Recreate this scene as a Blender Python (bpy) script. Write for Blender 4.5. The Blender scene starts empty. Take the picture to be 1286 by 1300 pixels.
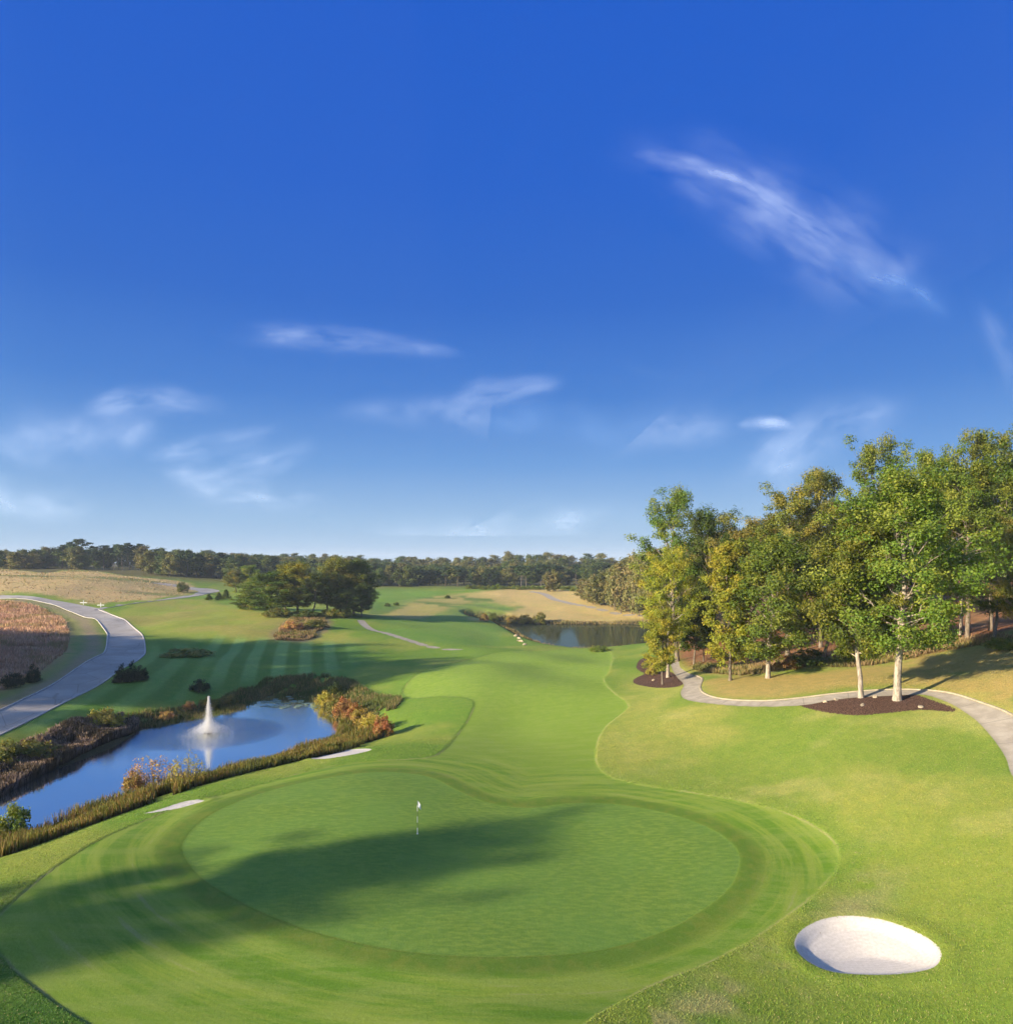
import bpy, math, random
import numpy as np
from mathutils import Vector

random.seed(7); RNG = np.random.default_rng(7)
C = bpy.context.scene.collection
F, CX, HY, CAMH = 920.0, 643.0, 712.0, 18.4     # photo focal length (px), centre, horizon, camera height
POND_Z, LAKE_Z = -2.8, -2.6
SUN_AZ, SUN_EL = math.radians(28), math.radians(18)

# ------------------------------------------------------------------ basic helpers
def mesh_np(name, V, Fc, mat=None, smooth=False, attrs=None):
    """V (n,3), Fc list of int arrays (m,3)/(m,4)"""
    me = bpy.data.meshes.new(name)
    V = np.asarray(V, dtype=np.float32)
    if not isinstance(Fc, (list, tuple)): Fc = [Fc]
    Fc = [np.asarray(f, dtype=np.int32) for f in Fc if len(f)]
    loops = np.concatenate([f.ravel() for f in Fc])
    tot = np.concatenate([np.full(len(f), f.shape[1], np.int32) for f in Fc])
    start = np.concatenate([[0], np.cumsum(tot)[:-1]]).astype(np.int32)
    me.vertices.add(len(V)); me.vertices.foreach_set('co', V.ravel())
    me.loops.add(len(loops)); me.loops.foreach_set('vertex_index', loops)
    me.polygons.add(len(tot)); me.polygons.foreach_set('loop_start', start); me.polygons.foreach_set('loop_total', tot)
    me.polygons.foreach_set('use_smooth', np.full(len(tot), bool(smooth)))
    me.update(calc_edges=True)
    if attrs:
        for k, a in attrs.items():
            a = np.asarray(a, dtype=np.float32)
            if a.ndim == 2:
                at = me.attributes.new(k, 'FLOAT_COLOR', 'POINT')
                if a.shape[1] == 3: a = np.concatenate([a, np.ones((len(a), 1), np.float32)], 1)
                at.data.foreach_set('color', a.ravel())
            else:
                at = me.attributes.new(k, 'FLOAT', 'POINT'); at.data.foreach_set('value', a)
    if mat: me.materials.append(mat)
    return me

def link(name, me, parent=None):
    o = bpy.data.objects.new(name, me); C.objects.link(o)
    if parent: o.parent = parent
    return o

def empty(name, loc=(0, 0, 0), rz=0):
    o = bpy.data.objects.new(name, None); C.objects.link(o); o.empty_display_size = .5
    o.location = loc; o.rotation_euler = (0, 0, rz); return o

def tag(o, label=None, cat=None, group=None, kind=None):
    if label: o['label'] = label
    if cat: o['category'] = cat
    if group: o['group'] = group
    if kind: o['kind'] = kind
    return o

def catmull(P, n=6, closed=True):
    P = np.asarray(P, float); m = len(P); out = []
    for i in range(m if closed else m - 1):
        if closed: a, b, c, d = P[(i-1) % m], P[i], P[(i+1) % m], P[(i+2) % m]
        else: a, b, c, d = P[max(i-1, 0)], P[i], P[i+1], P[min(i+2, m-1)]
        for k in range(n):
            t = k / n
            out.append(.5*((2*b)+(-a+c)*t+(2*a-5*b+4*c-d)*t*t+(-a+3*b-3*c+d)*t**3))
    if not closed: out.append(P[-1])
    return np.array(out)

def sm(x, a, b):
    t = np.clip((x-a)/(b-a), 0, 1); return t*t*(3-2*t)

def sdf_poly(X, Y, poly, margin=25.0):
    """signed distance, negative inside, clipped to margin"""
    out = np.full(X.shape, float(margin))
    x0, y0 = poly.min(0)-margin; x1, y1 = poly.max(0)+margin
    idx = np.nonzero((X > x0) & (X < x1) & (Y > y0) & (Y < y1))[0]
    for s in range(0, len(idx), 20000):
        ii = idx[s:s+20000]; p = np.stack([X[ii], Y[ii]], 1)[:, None, :]
        a = poly[None]; b = np.roll(poly, -1, 0)[None]
        ab = b-a; ap = p-a
        t = np.clip((ap*ab).sum(2)/np.maximum((ab*ab).sum(2), 1e-9), 0, 1)
        d = np.sqrt((((ap-ab*t[..., None]))**2).sum(2)).min(1)
        cond = (a[..., 1] > p[..., 1]) != (b[..., 1] > p[..., 1])
        xi = (b[..., 0]-a[..., 0])*(p[..., 1]-a[..., 1])/np.where(np.abs(b[..., 1]-a[..., 1]) < 1e-9, 1e-9, b[..., 1]-a[..., 1])+a[..., 0]
        ins = (np.sum(cond & (p[..., 0] < xi), 1) % 2) == 1
        out[ii] = np.minimum(np.where(ins, -d, d), margin)
    return out

def sdf_line(X, Y, pts, margin=25.0):
    pts = np.asarray(pts); out = np.full(X.shape, float(margin))
    x0, y0 = pts.min(0)-margin; x1, y1 = pts.max(0)+margin
    idx = np.nonzero((X > x0) & (X < x1) & (Y > y0) & (Y < y1))[0]
    a = pts[None, :-1]; ab = pts[None, 1:]-a
    for s in range(0, len(idx), 20000):
        ii = idx[s:s+20000]; p = np.stack([X[ii], Y[ii]], 1)[:, None, :]; ap = p-a
        t = np.clip((ap*ab).sum(2)/np.maximum((ab*ab).sum(2), 1e-9), 0, 1)
        out[ii] = np.minimum(np.sqrt(((ap-ab*t[..., None])**2).sum(2)).min(1), margin)
    return out

def vnoise(x, y, scale, seed=0, octv=3):
    """cheap value noise 0..1"""
    r = 0; amp = 1; tot = 0
    rs = np.random.default_rng(1000+seed); tab = rs.random((256, 256))
    for o in range(octv):
        xs, ys = x*scale+o*17.3, y*scale+o*9.1
        xi, yi = np.floor(xs).astype(int), np.floor(ys).astype(int); fx, fy = xs-xi, ys-yi
        fx = fx*fx*(3-2*fx); fy = fy*fy*(3-2*fy)
        g = lambda a, b: tab[a % 256, b % 256]
        v = (g(xi, yi)*(1-fx)+g(xi+1, yi)*fx)*(1-fy)+(g(xi, yi+1)*(1-fx)+g(xi+1, yi+1)*fx)*fy
        r = r+v*amp; tot += amp; amp *= .5; scale *= 2.1
    return r/tot

# ------------------------------------------------------------------ terrain (thin plate spline over surveyed points)
SURVEY = [(643,1300,0),(0,1300,.2),(1286,1300,-.3),(233,1090,0),(580,1100,.05),(937,1090,.1),(580,1215,0),(600,985,.35),(1100,1200,-.5),
 (1060,1080,.3),(1286,1150,1.2),(1286,1030,3.2),(1100,1000,2.5),(900,960,1.5),(1000,920,3.6),(870,880,3.2),(1100,900,5.2),(1240,905,5.8),
 (1286,960,4.5),(1180,882,6),(1286,860,8),(1286,800,10.5),(1200,815,8.5),(1100,840,7),(1000,850,5.5),(900,865,4),(880,840,4.2),(950,845,5),
 (1286,765,12),(1100,780,9.5),(950,790,7),
 (700,960,.3),(600,900,.6),(760,870,1.5),(700,850,.7),(650,925,-.1),(700,835,0),(560,850,0),(500,900,0),(480,960,.6),(430,975,.6),(250,1015,.5),(120,1055,.3),(0,1095,0),
 (0,1075,-2.6),(150,1012,-2.6),(280,975,-2.6),(400,945,-2.5),(445,925,-2.2),(500,925,-1.0),(480,880,-1.2),
 (0,990,-2.5),(60,960,-2.4),(150,922,-2.3),(250,900,-2.3),(340,882,-2.3),(420,880,-2),
 (0,940,-.6),(100,903,-.4),(180,880,0),(300,850,.2),(400,850,-.3),(450,868,-.9),(240,830,1.5),(150,860,.8),(0,908,.1),(60,885,.3),(110,865,.6),
 (160,838,1.2),(180,812,2),(160,790,3.2),(110,772,5),(50,763,6.5),(0,758,7.5),(110,800,3),(0,800,3.8),(0,860,1.5),(50,830,2.2),
 (300,790,3),(300,820,1.5),(400,815,.8),(250,770,4.5),(350,780,4),(440,785,2.5),(410,800,2.2),(200,765,5.2),(262,750,6),(200,741,8.5),
 (0,745,9.5),(0,725,13.5),(100,735,11.5),(100,724,13.3),(200,735,10.5),(240,743,8),(320,752,5.5),(400,765,4),
 (480,790,1),(520,815,0),(600,800,.3),(640,815,-.5),(600,785,.5),(500,775,1.5),(480,755,3.5),(560,765,2),(600,750,4.5),(700,750,4.5),
 (750,765,2),(815,780,-.5),(700,785,-1.5),(640,790,-1.6),(700,832,-.8),(815,830,-.2),(780,840,.5),(480,745,5),(640,745,5),(780,745,5.5)]
_u, _v, _z = [], [], []
def _add(th, r, z): _u.append(th*1.3); _v.append(math.log(r)*.8); _z.append(z)
for px, py, z in SURVEY:
    d = F*(CAMH-z)/(py-HY); x = (px-CX)/F*d
    _add(math.atan2(x, d), math.hypot(x, d), z)
for th, r, z in [(-.6,480,14),(-.35,500,13),(-.1,520,7),(.15,520,7.5),(.35,520,10),(.6,400,15),(-.6,700,14),(-.3,700,12),(0,700,11),(.2,700,11.5),(.5,700,16),
                 (-.6,1500,10),(0,1500,10),(.6,1500,12),(0,3500,8),(-.6,3500,8),(.6,3500,8),
                 (-.95,25,0),(-.95,70,0),(-.9,120,1.5),(-.9,200,5),(-.95,400,11),(.95,25,.5),(.95,60,6),(.9,120,11),(.9,400,14),
                 (-1.6,30,.2),(-1.6,90,.5),(-1.6,300,8),(1.6,30,.5),(1.6,100,8),(1.6,300,12),(-2.6,40,0),(2.6,40,0),(-2.8,300,6),(2.8,300,6),
                 (-1.6,3000,8),(1.6,3000,8),(-3.1,3000,8),(3.1,3000,8),(-.4,10,.1),(.4,10,0),(-2,8,0),(2,8,0),(0,3,0)]:
    _add(th, r, z)
_P = np.stack([_u, _v], 1); _z = np.array(_z)
def _k(r2): return .5*r2*np.log(r2+1e-9)
n = len(_P); _D = ((_P[:, None]-_P[None])**2).sum(2)
_A = np.zeros((n+3, n+3)); _A[:n, :n] = _k(_D)+np.eye(n)*.004; _A[:n, n] = 1; _A[:n, n+1:] = _P; _A[n, :n] = 1; _A[n+1:, :n] = _P.T
_W = np.linalg.solve(_A, np.concatenate([_z, [0, 0, 0]]))
def Hb(X, Y):
    X = np.atleast_1d(np.asarray(X, float)); Y = np.atleast_1d(np.asarray(Y, float)); out = np.empty(X.shape)
    for s in range(0, len(X), 20000):
        x, y = X[s:s+20000], Y[s:s+20000]
        q = np.stack([np.arctan2(x, y)*1.3, np.log(np.maximum(np.hypot(x, y), 1))*.8], 1)
        D = ((q[:, None]-_P[None])**2).sum(2)
        out[s:s+20000] = _k(D)@_W[:n]+_W[n]+q@_W[n+1:]
    return out

def zplane(pts, z):
    return np.array([((px-CX)*(CAMH-z)/(py-HY), F*(CAMH-z)/(py-HY)) for px, py in pts])

_T = 14*1.012**np.arange(420)
def cast(px, py, Hf):
    dx, dz = (px-CX)/F, (HY-py)/F
    g = CAMH+dz*_T-Hf(dx*_T, _T)
    k = np.nonzero(g < 0)[0]
    if len(k) == 0: d = F*CAMH/max(py-HY, 10); return np.array([dx*d, d])
    k = max(k[0], 1); a, b = _T[k-1], _T[k]; ga, gb = g[k-1], g[k]
    t = a+(b-a)*ga/(ga-gb)
    return np.array([dx*t, t])
def W(pts, Hf=Hb): return np.array([cast(px, py, Hf) for px, py in pts])

POND_PX = [(-60,1035),(-30,1020),(0,1010),(26,1000),(65,978),(135,945),(165,932),(209,920),(260,910),(305,900),(331,888),(361,883),(400,888),(430,905),(442,922),
           (436,940),(400,955),(370,968),(330,978),(279,990),(220,1003),(152,1025),(100,1043),(43,1062),(0,1078),(-60,1095)]
LAKE_PX = [(600,787),(630,788),(680,792),(740,793),(830,792.5),(900,793),(930,800),(900,822),(820,826),(760,827),(715,825),(680,816),(655,802),(635,793),(612,791)]
pond = catmull(zplane(POND_PX, POND_Z), 6); lake = catmull(zplane(LAKE_PX, LAKE_Z), 6)
BUNKERS = [[(1010,1195),(1020,1183),(1045,1171),(1080,1166),(1120,1170),(1160,1183),(1188,1200),(1195,1215),(1185,1230),(1150,1238),(1100,1240),(1055,1236),(1025,1223),(1010,1207)],
           [(395,966),(420,957),(450,953),(472,955),(450,961),(412,967)],
           [(180,1036),(205,1029),(235,1019.5),(260,1017),(246,1022),(212,1031)]]
bunk = [catmull(W(b), 5) for b in BUNKERS]
GREEN_PX = [(233,1085),(238,1065),(262,1040),(300,1020),(350,1003),(420,988),(480,981),(520,983),(550,990),(580,1006),(620,1022),(670,1029),(720,1023),(780,1022),
            (850,1034),(905,1055),(935,1080),(937,1105),(925,1130),(895,1155),(850,1180),(780,1203),(700,1213),(600,1215),(500,1207),(400,1185),(320,1155),(260,1120)]
FAIR_PX = [(-12,1182),(12,1150),(60,1110),(130,1067),(200,1037),(290,1007),(380,983),(450,969),(530,965),(560,958),(580,936),(597,912),(600,893),(560,886),(522,885),
           (512,875),(530,860),(560,848),(600,836),(640,829),(700,827),(742,825),(775,830),(774,850),(766,862),(778,880),(797,897),(790,910),(768,928),(757,950),(760,975),(790,991),
           (870,1004),(950,1019),(1010,1037),(1052,1062),(1065,1087),(1056,1112),(1020,1150),(960,1190),(900,1222),(830,1250),(760,1285),(690,1325),(500,1350),(200,1340),(110,1300),(60,1266),(12,1225)]
green = catmull(W(GREEN_PX), 5); fair = catmull(W(FAIR_PX), 4)

def H(X, Y):
    X = np.atleast_1d(np.asarray(X, float)); Y = np.atleast_1d(np.asarray(Y, float))
    z = Hb(X, Y)
    for poly, wz in ((pond, POND_Z), (lake, LAKE_Z)):
        s = sdf_poly(X, Y, poly, 30)
        z = np.where(s < 0, wz-.9*sm(-s, 0, 4)-.02, np.where(s < 12, wz+(np.maximum(z, wz+.25)-wz)*sm(s, -.2, 5), np.maximum(z, np.where(s < 29, wz+.3, -9))))
    # shallow swales and mounds, fading with the mown green
    sg = sdf_poly(X, Y, green, 25)
    amp = sm(sg, 1, 12)
    r = np.hypot(X, Y)
    z = z+amp*(vnoise(X, Y, .05, 3, 2)-.5)*.9*np.clip(r/60, .6, 1.6)*(r < 600)
    z = z+(vnoise(X, Y, .07, 8, 2)-.5)*.45*(1-amp)
    sw_ = sm(r, 75, 110)*(1-sm(r, 260, 340))*sm(sdf_poly(X, Y, pond, 20), 3, 18)*sm(sdf_poly(X, Y, lake, 20), 2, 14)
    z = z+sw_*(vnoise(X, Y, .035, 23, 2)-.5)*2.0
    for k, b in enumerate(bunk):
        s = sdf_poly(X, Y, b, 8)
        z = z+np.where(s < 0, -(.28 if k == 0 else .24)*sm(-s, -.05, .7)-(.36 if k == 0 else .0)*sm(-s, 0, 2.8)+(0 if k == 0 else .20*sm(-s, -.05, .75)), 0)+.09*np.exp(-((s-.45)/.5)**2)
    return z

# ------------------------------------------------------------------ ground grid, dense where the camera sees it large
th = np.concatenate([np.linspace(-math.pi, -.68, 90, endpoint=False), np.linspace(-.68, .68, 560, endpoint=False), np.linspace(.68, math.pi, 90, endpoint=False)])
rr = [2.0]
while rr[-1] < 25: rr.append(rr[-1]+1.2)
while rr[-1] < 900: r = rr[-1]; rr.append(r+min(max(r*r/(724*17)*1.35, .08), 5.0))
while rr[-1] < 4500: rr.append(rr[-1]*1.04)
rr = np.array(rr); nt_, nr_ = len(th), len(rr)
TH, RR = np.meshgrid(th, rr)           # rows = r
GX, GY = (RR*np.sin(TH)).ravel(), (RR*np.cos(TH)).ravel()

ROAD_PX = [(0,754.6),(33,757),(67,762),(100,767),(125,771),(147,781),(167,794),(180,807),(184.5,824),(174,842),(144,861),(110,878),(67,898),(23,921),(-30,946),(-90,975),
           (-150,950),(-80,925),(-30,910),(0,898),(47,878.5),(84,861),(110,847),(130,831),(136,814),(134,800),(117,785),(90,774),(60,765.5),(20,760),(0,759.5),(-60,756.5),(-60,751.5)]
BRANCH_PX = [(118,772),(160,767.8),(214,762),(247,757.5),(264,753.5),(279,750),(270,747.6),(245,746),(220,742),(196,740),(196,741.3),(218,744.2),(242,748.2),(252,750.5),(248,753.6),(234,756.8),(187,764),(140,768.5)]
PATH_PX = [(851,838),(853,846),(860,858),(868,872),(864,884),(874.5,894),(924,899),(973,899),(1022,896),(1071,889),(1128,887),(1169,886),(1202,896),(1226,908.5),(1243,920),(1262,940),(1277,962),(1290,990),
           (1345,1010),(1320,940),(1286,912),(1243,896),(1202,884),(1169,879.5),(1128,878.5),(1071,881.5),(1022,887),(973,892),(923,892),(898,887),(889,878),(892,864),(883,856),(864,845),(861,836)]
MULCH = [[(1016,896),(1054,888.5),(1108,883),(1153,884),(1181,893),(1216,907),(1169,905),(1128,908),(1087,910),(1046,905)],
         [(803,864),(818,855),(850,850),(864,860),(868,870),(856,875),(828,873)], [(808,848),(812,838),(824,834),(833,840),(834,850),(820,854)]]
BROWN_PX = [(-80,770),(0,764),(40,768),(70,778),(85,795),(88,812),(80,835),(55,855),(20,868),(-30,885),(-120,900)]
HILL_PX = [(-100,718),(0,722),(90,724),(170,733),(230,739),(246,746),(240,754),(190,761),(120,766),(70,758),(0,752),(-100,747)]
FARTAN_PX = [(600,753),(650,748),(700,748),(760,757),(830,772),(900,785),(860,791),(740,790),(655,788),(620,778),(640,765),(600,758)]
TAN2_PX = [(470,775),(520,762),(600,752),(660,768),(650,786),(600,788),(560,783),(505,786)]
FOREST_PX = [(862,832),(880,845),(930,858),(975,852),(1010,845),(1060,845),(1120,838),(1165,832),(1230,820),(1300,800),(1500,800),(1500,735),(1200,735),(900,760),(840,800)]
DRYSTRIP_PX = [(885,858),(930,862),(980,858),(1060,852),(1120,845),(1180,832),(1300,815),(1400,830),(1340,900),(1240,892),(1160,876),(1060,878),(970,890),(905,884)]
SLOPE_PX = [(150,774),(250,762),(350,780),(400,790),(360,800),(440,808),(470,830),(440,862),(330,872),(250,885),(130,905),(30,930),(70,900),(150,862),(188,830),(182,800)]
FARGREEN = [[(475,748),(560,752),(540,760),(475,775)], [(540,785),(600,765),(640,768),(655,775),(620,783),(560,790)], [(500,790),(590,787),(635,800),(620,818),(540,820),(490,806)]]
MIDPATH_PX = [(458,791),(461,795),(470,800),(486,807),(511,815.5),(536,821),(561,824),(586,825.5)]
TRACK_PX = [(672,751),(690,754),(708,761),(740,769),(790,778),(830,782)]
BEDGRASS_PX = [(350,800),(360,790),(380,783),(400,783),(420,788),(418,800),(400,812),(380,816),(345,812)]

road = catmull(W(ROAD_PX), 4); branch = catmull(W(BRANCH_PX), 4); path = catmull(W(PATH_PX), 4)
mulch = [catmull(W(m), 4) for m in MULCH]
brown, hill, fartan, tan2 = [catmull(W(p), 4) for p in (BROWN_PX, HILL_PX, FARTAN_PX, TAN2_PX)]
forest, dry, slope, bedg = [catmull(W(p), 4) for p in (FOREST_PX, DRYSTRIP_PX, SLOPE_PX, BEDGRASS_PX)]
fgreen = [catmull(W(p), 4) for p in FARGREEN]
midpath, track = catmull(W(MIDPATH_PX), 4, False), catmull(W(TRACK_PX), 4, False)

S = {}
S['green'] = sdf_poly(GX, GY, green, 25); S['fair'] = sdf_poly(GX, GY, fair, 20)
S['road'] = np.minimum(sdf_poly(GX, GY, road, 30), sdf_poly(GX, GY, branch, 30))
S['path'] = np.minimum(np.minimum(sdf_poly(GX, GY, path, 15), sdf_line(GX, GY, midpath, 15)-1.0), sdf_line(GX, GY, track, 15)-1.7)
S['bunk'] = np.minimum.reduce([sdf_poly(GX, GY, b, 8) for b in bunk])
S['mulch'] = np.minimum.reduce([sdf_poly(GX, GY, b, 8) for b in mulch])
S['brown'] = sdf_poly(GX, GY, brown, 20); S['hill'] = sdf_poly(GX, GY, hill, 30); S['fartan'] = sdf_poly(GX, GY, fartan, 20); S['tan2'] = sdf_poly(GX, GY, tan2, 20)
S['forest'] = sdf_poly(GX, GY, forest, 20); S['dry'] = sdf_poly(GX, GY, dry, 15); S['slope'] = sdf_poly(GX, GY, slope, 20)
S['fgreen'] = np.minimum.reduce([sdf_poly(GX, GY, b, 15) for b in fgreen]); S['bedg'] = sdf_poly(GX, GY, bedg, 10)
S['pond'] = sdf_poly(GX, GY, pond, 15); S['lake'] = sdf_poly(GX, GY, lake, 15)
GZ = H(GX, GY)
GZ = GZ+.07*sm(S['fair'], -.02, .12)*(S['fair'] < 19)*sm(20-S['fair'], 0, 8) + .02*sm(S['green'], -.02, .15)*(1-sm(S['green'], 1, 3))
GZ = GZ-.05*(1-sm(S['path'], -.1, .15))-.05*(1-sm(S['road'], -.1, .2))

_G2 = GZ.reshape(nr_, nt_)
_slow_H = H
def H(X, Y):
    X = np.atleast_1d(np.asarray(X, float)); Y = np.atleast_1d(np.asarray(Y, float))
    a = np.arctan2(X, Y); r = np.clip(np.hypot(X, Y), rr[0], rr[-1]*.999)
    i = np.clip(np.searchsorted(rr, r)-1, 0, nr_-2); fi = (r-rr[i])/(rr[i+1]-rr[i])
    j = np.clip(np.searchsorted(th, a, side='right')-1, 0, nt_-1); jn = (j+1) % nt_
    t1 = np.where(jn == 0, math.pi, th[jn]); fj = np.clip((a-th[j])/(t1-th[j]), 0, 1)
    return (_G2[i, j]*(1-fj)+_G2[i, jn]*fj)*(1-fi)+(_G2[i+1, j]*(1-fj)+_G2[i+1, jn]*fj)*fi
gc = green.mean(0)
ARC = np.arctan2(GX-gc[0], (GY-gc[1])*1.2)*18
pc = catmull(W([(856,838),(862,850),(875,866),(876,884),(900,893),(973,895.5),(1022,891.5),(1071,885),(1128,883),(1169,882.5),(1202,890),(1240,904),(1275,930),(1300,960)]), 8, False)
pl_ = np.concatenate([[0], np.cumsum(np.linalg.norm(np.diff(pc, axis=0), axis=1))])
PATHL = np.zeros(len(GX)); nearp = np.nonzero(S['path'] < .3)[0]
if len(nearp):
    dd_ = (GX[nearp, None]-pc[None, :, 0])**2+(GY[nearp, None]-pc[None, :, 1])**2; k_ = dd_.argmin(1); k0 = np.clip(k_, 0, len(pc)-2)
    tv_ = pc[k0+1]-pc[k0]; tv_ /= np.linalg.norm(tv_, axis=1, keepdims=True)
    PATHL[nearp] = pl_[k0]+((GX[nearp]-pc[k0, 0])*tv_[:, 0]+(GY[nearp]-pc[k0, 1])*tv_[:, 1])
# regional colour of what grows there, plus sunlight painted on the upper slope
def col(r, g, b): return np.array([r, g, b])
T = np.tile(col(.135, .225, .024), (len(GX), 1))
def blend(mask, c):
    global T
    T = T*(1-mask[:, None])+np.asarray(c)*mask[:, None]
N1 = vnoise(GX, GY, .09, 1, 4); N2 = vnoise(GX, GY, .35, 2, 3); N3 = vnoise(GX, GY, .02, 5, 3)
blend(sm(N1, .42, .62)*.7, col(.24, .27, .045))
blend(sm(GX, 2, 20)*sm(GY, 38, 60)*(1-sm(GY, 85, 120))*(.25+.4*sm(N1, .34, .62)), col(.32, .31, .075))
blend(sm(GX, 4, 20)*sm(GY, 34, 48)*(1-sm(GY, 80, 110))*sm(N2*.4+vnoise(GX*.6, GY*1.3, .16, 31, 4)*.6, .50, .70)*.45, col(.40, .36, .12))
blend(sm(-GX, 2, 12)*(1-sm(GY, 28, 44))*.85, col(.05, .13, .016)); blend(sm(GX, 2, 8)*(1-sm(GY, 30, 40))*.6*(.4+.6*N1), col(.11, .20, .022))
blend(np.exp(-((S['fair']-2.2)/1.4)**2)*(GX > 6)*(1-sm(GY, 38, 48))*sm(N2, .35, .6)*.7, col(.30, .27, .12))
def reg(k, c, soft=2.0, wob=2.5, amt=1.0): blend((1-sm(S[k]+(N2-.5)*wob, -soft, soft))*amt, c)
reg('slope', col(.10, .20, .028), 2, 2)
reg('slope', col(.17, .21, .035), 3, 4, .0)
up = (1-sm(S['slope'], -2, 2))*sm(GY, 146, 160)  # slope beyond the shadow edge; its sunlit brightness is painted into the tint
blend(up*.8, col(.27, .29, .045)); blend(up*sm(N1, .45, .65)*.6, col(.30, .25, .07))
st = .5+.5*np.tanh(3*np.sin(S['road']*2*math.pi/5.2))
blend((1-sm(S['slope'], -1, 1))*(1-sm(GY, 142, 150))*st*.6*(GX < -40)*(1-sm(S['road'], 9, 14)), col(.20, .33, .08))
st2 = .5+.5*np.tanh(4*np.sin((GX+.25*GY)*1.35+.6*np.sin(GY*.05)))
blend((1-sm(S['slope'], -9, 0))*(1-sm(GY, 150, 158))*sm(GY, 92, 104)*st2*.65*sm(S['road'], 9, 14), col(.22, .36, .11))
reg('fartan', col(.46, .34, .13), 3, 6); reg('tan2', col(.36, .29, .10), 3, 8, .85)
blend((1-sm(S['tan2'], -1, 3))*sm(N1, .5, .62)*.9, col(.11, .18, .035))
blend((1-sm(S['fgreen']+(N2-.5)*3, -2, 2.5))*.7, col(.13, .24, .035))
reg('hill', col(.46, .33, .15), 3, 8)
blend((1-sm(S['hill'], -2, 3))*sm(vnoise(GX*.35, GY, .05, 12, 3), .5, .66)*.85, col(.15, .17, .045))
reg('brown', col(.46, .27, .16), 2.5, 3)
band = np.exp(-((S['brown']-4.0)/2.2)**2)*(GX < -60); blend(band*(.6+.4*N2), col(.30, .22, .15))
reg('dry', col(.33, .26, .085), 1.5, 2.5)
blend((1-sm(S['dry'], -1, 1))*sm(N1, .52, .64)*.8, col(.12, .22, .03))
reg('forest', col(.20, .095, .045), 1.8, 3)
blend((1-sm(S['forest'], -1, 1))*sm(N2, .5, .75)*.6, col(.30, .17, .08))
reg('bedg', col(.24, .19, .08), 1, 2)
for k in ('pond', 'lake'):
    blend(1-sm(S[k]+(N2-.5)*2, 1.5, 4.5), col(.05, .045, .02))
far = sm(RR.ravel(), 330, 400); blend(far*(S['hill'] > 2), col(.10, .09, .03))
tint = T

ii = np.arange(nr_-1)[:, None]*nt_; jj = np.arange(nt_)[None]; j2 = (jj+1) % nt_
quads = np.stack([ii+jj, ii+j2, ii+nt_+j2, ii+nt_+jj], -1).reshape(-1, 4).copy()
attrs_all = dict(pathl=PATHL, sgreen=S['green'], sfair=S['fair'], sroad=S['road'], spath=S['path'], sbunk=S['bunk'], smulch=S['mulch'], arc=ARC, tint=tint,
                 swild=np.minimum.reduce([S['brown'], S['hill'], S['fartan'], S['tan2'], S['forest'], S['bedg']]))

# ------------------------------------------------------------------ node helpers
class N:
    def __init__(s, name):
        s.m = bpy.data.materials.new(name); s.m.use_nodes = True; s.t = s.m.node_tree; s.t.nodes.clear()
        s.out = s.t.nodes.new('ShaderNodeOutputMaterial')
    def n(s, typ, **kw):
        nd = s.t.nodes.new(typ)
        for k, v in kw.items(): setattr(nd, k, v)
        return nd
    def set(s, inp, v):
        if v is None: return
        if isinstance(v, bpy.types.NodeSocket): s.t.links.new(v, inp)
        elif isinstance(v, (tuple, list)) and len(v) == 3 and inp.type == 'RGBA': inp.default_value = (*v, 1)
        else: inp.default_value = v
    def math(s, op, a, b=0.0, c=0.0, clamp=False):
        nd = s.n('ShaderNodeMath', operation=op, use_clamp=clamp)
        for i, v in enumerate((a, b, c)): s.set(nd.inputs[i], v)
        return nd.outputs[0]
    def mix(s, f, a, b, mode='MIX'):
        nd = s.n('ShaderNodeMix', data_type='RGBA', blend_type=mode)
        s.set(nd.inputs[0], f); s.set(nd.inputs[6], a); s.set(nd.inputs[7], b); return nd.outputs[2]
    def attr(s, name, out='Fac'):
        nd = s.n('ShaderNodeAttribute', attribute_name=name); return nd.outputs[out]
    def noise(s, scale, vec=None, detail=3, rough=.55, out='Fac', dist=0):
        nd = s.n('ShaderNodeTexNoise'); nd.inputs['Scale'].default_value = scale; nd.inputs['Detail'].default_value = detail
        nd.inputs['Roughness'].default_value = rough; nd.inputs['Distortion'].default_value = dist
        if vec is not None: s.t.links.new(vec, nd.inputs['Vector'])
        return nd.outputs[out]
    def step(s, v, a, b, lo=0.0, hi=1.0):
        nd = s.n('ShaderNodeMapRange', interpolation_type='SMOOTHSTEP')
        s.set(nd.inputs[0], v); s.set(nd.inputs[1], a); s.set(nd.inputs[2], b); s.set(nd.inputs[3], lo); s.set(nd.inputs[4], hi)
        return nd.outputs[0]
    def pos(s): return s.n('ShaderNodeNewGeometry').outputs['Position']
    def bsdf(s, colr, rough=.8, spec=.3, normal=None, **kw):
        b = s.n('ShaderNodeBsdfPrincipled'); s.set(b.inputs['Base Color'], colr); s.set(b.inputs['Roughness'], rough)
        s.set(b.inputs['Specular IOR Level'], spec)
        if normal is not None: s.t.links.new(normal, b.inputs['Normal'])
        for k, v in kw.items(): s.set(b.inputs[k], v)
        return b.outputs[0]
    def bump(s, h, strength=.5, dist=.05):
        b = s.n('ShaderNodeBump'); s.set(b.inputs['Strength'], strength); s.set(b.inputs['Distance'], dist); s.t.links.new(h, b.inputs['Height']); return b.outputs[0]
    def done(s, sh): s.t.links.new(sh, s.out.inputs[0]); return s.m

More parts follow.
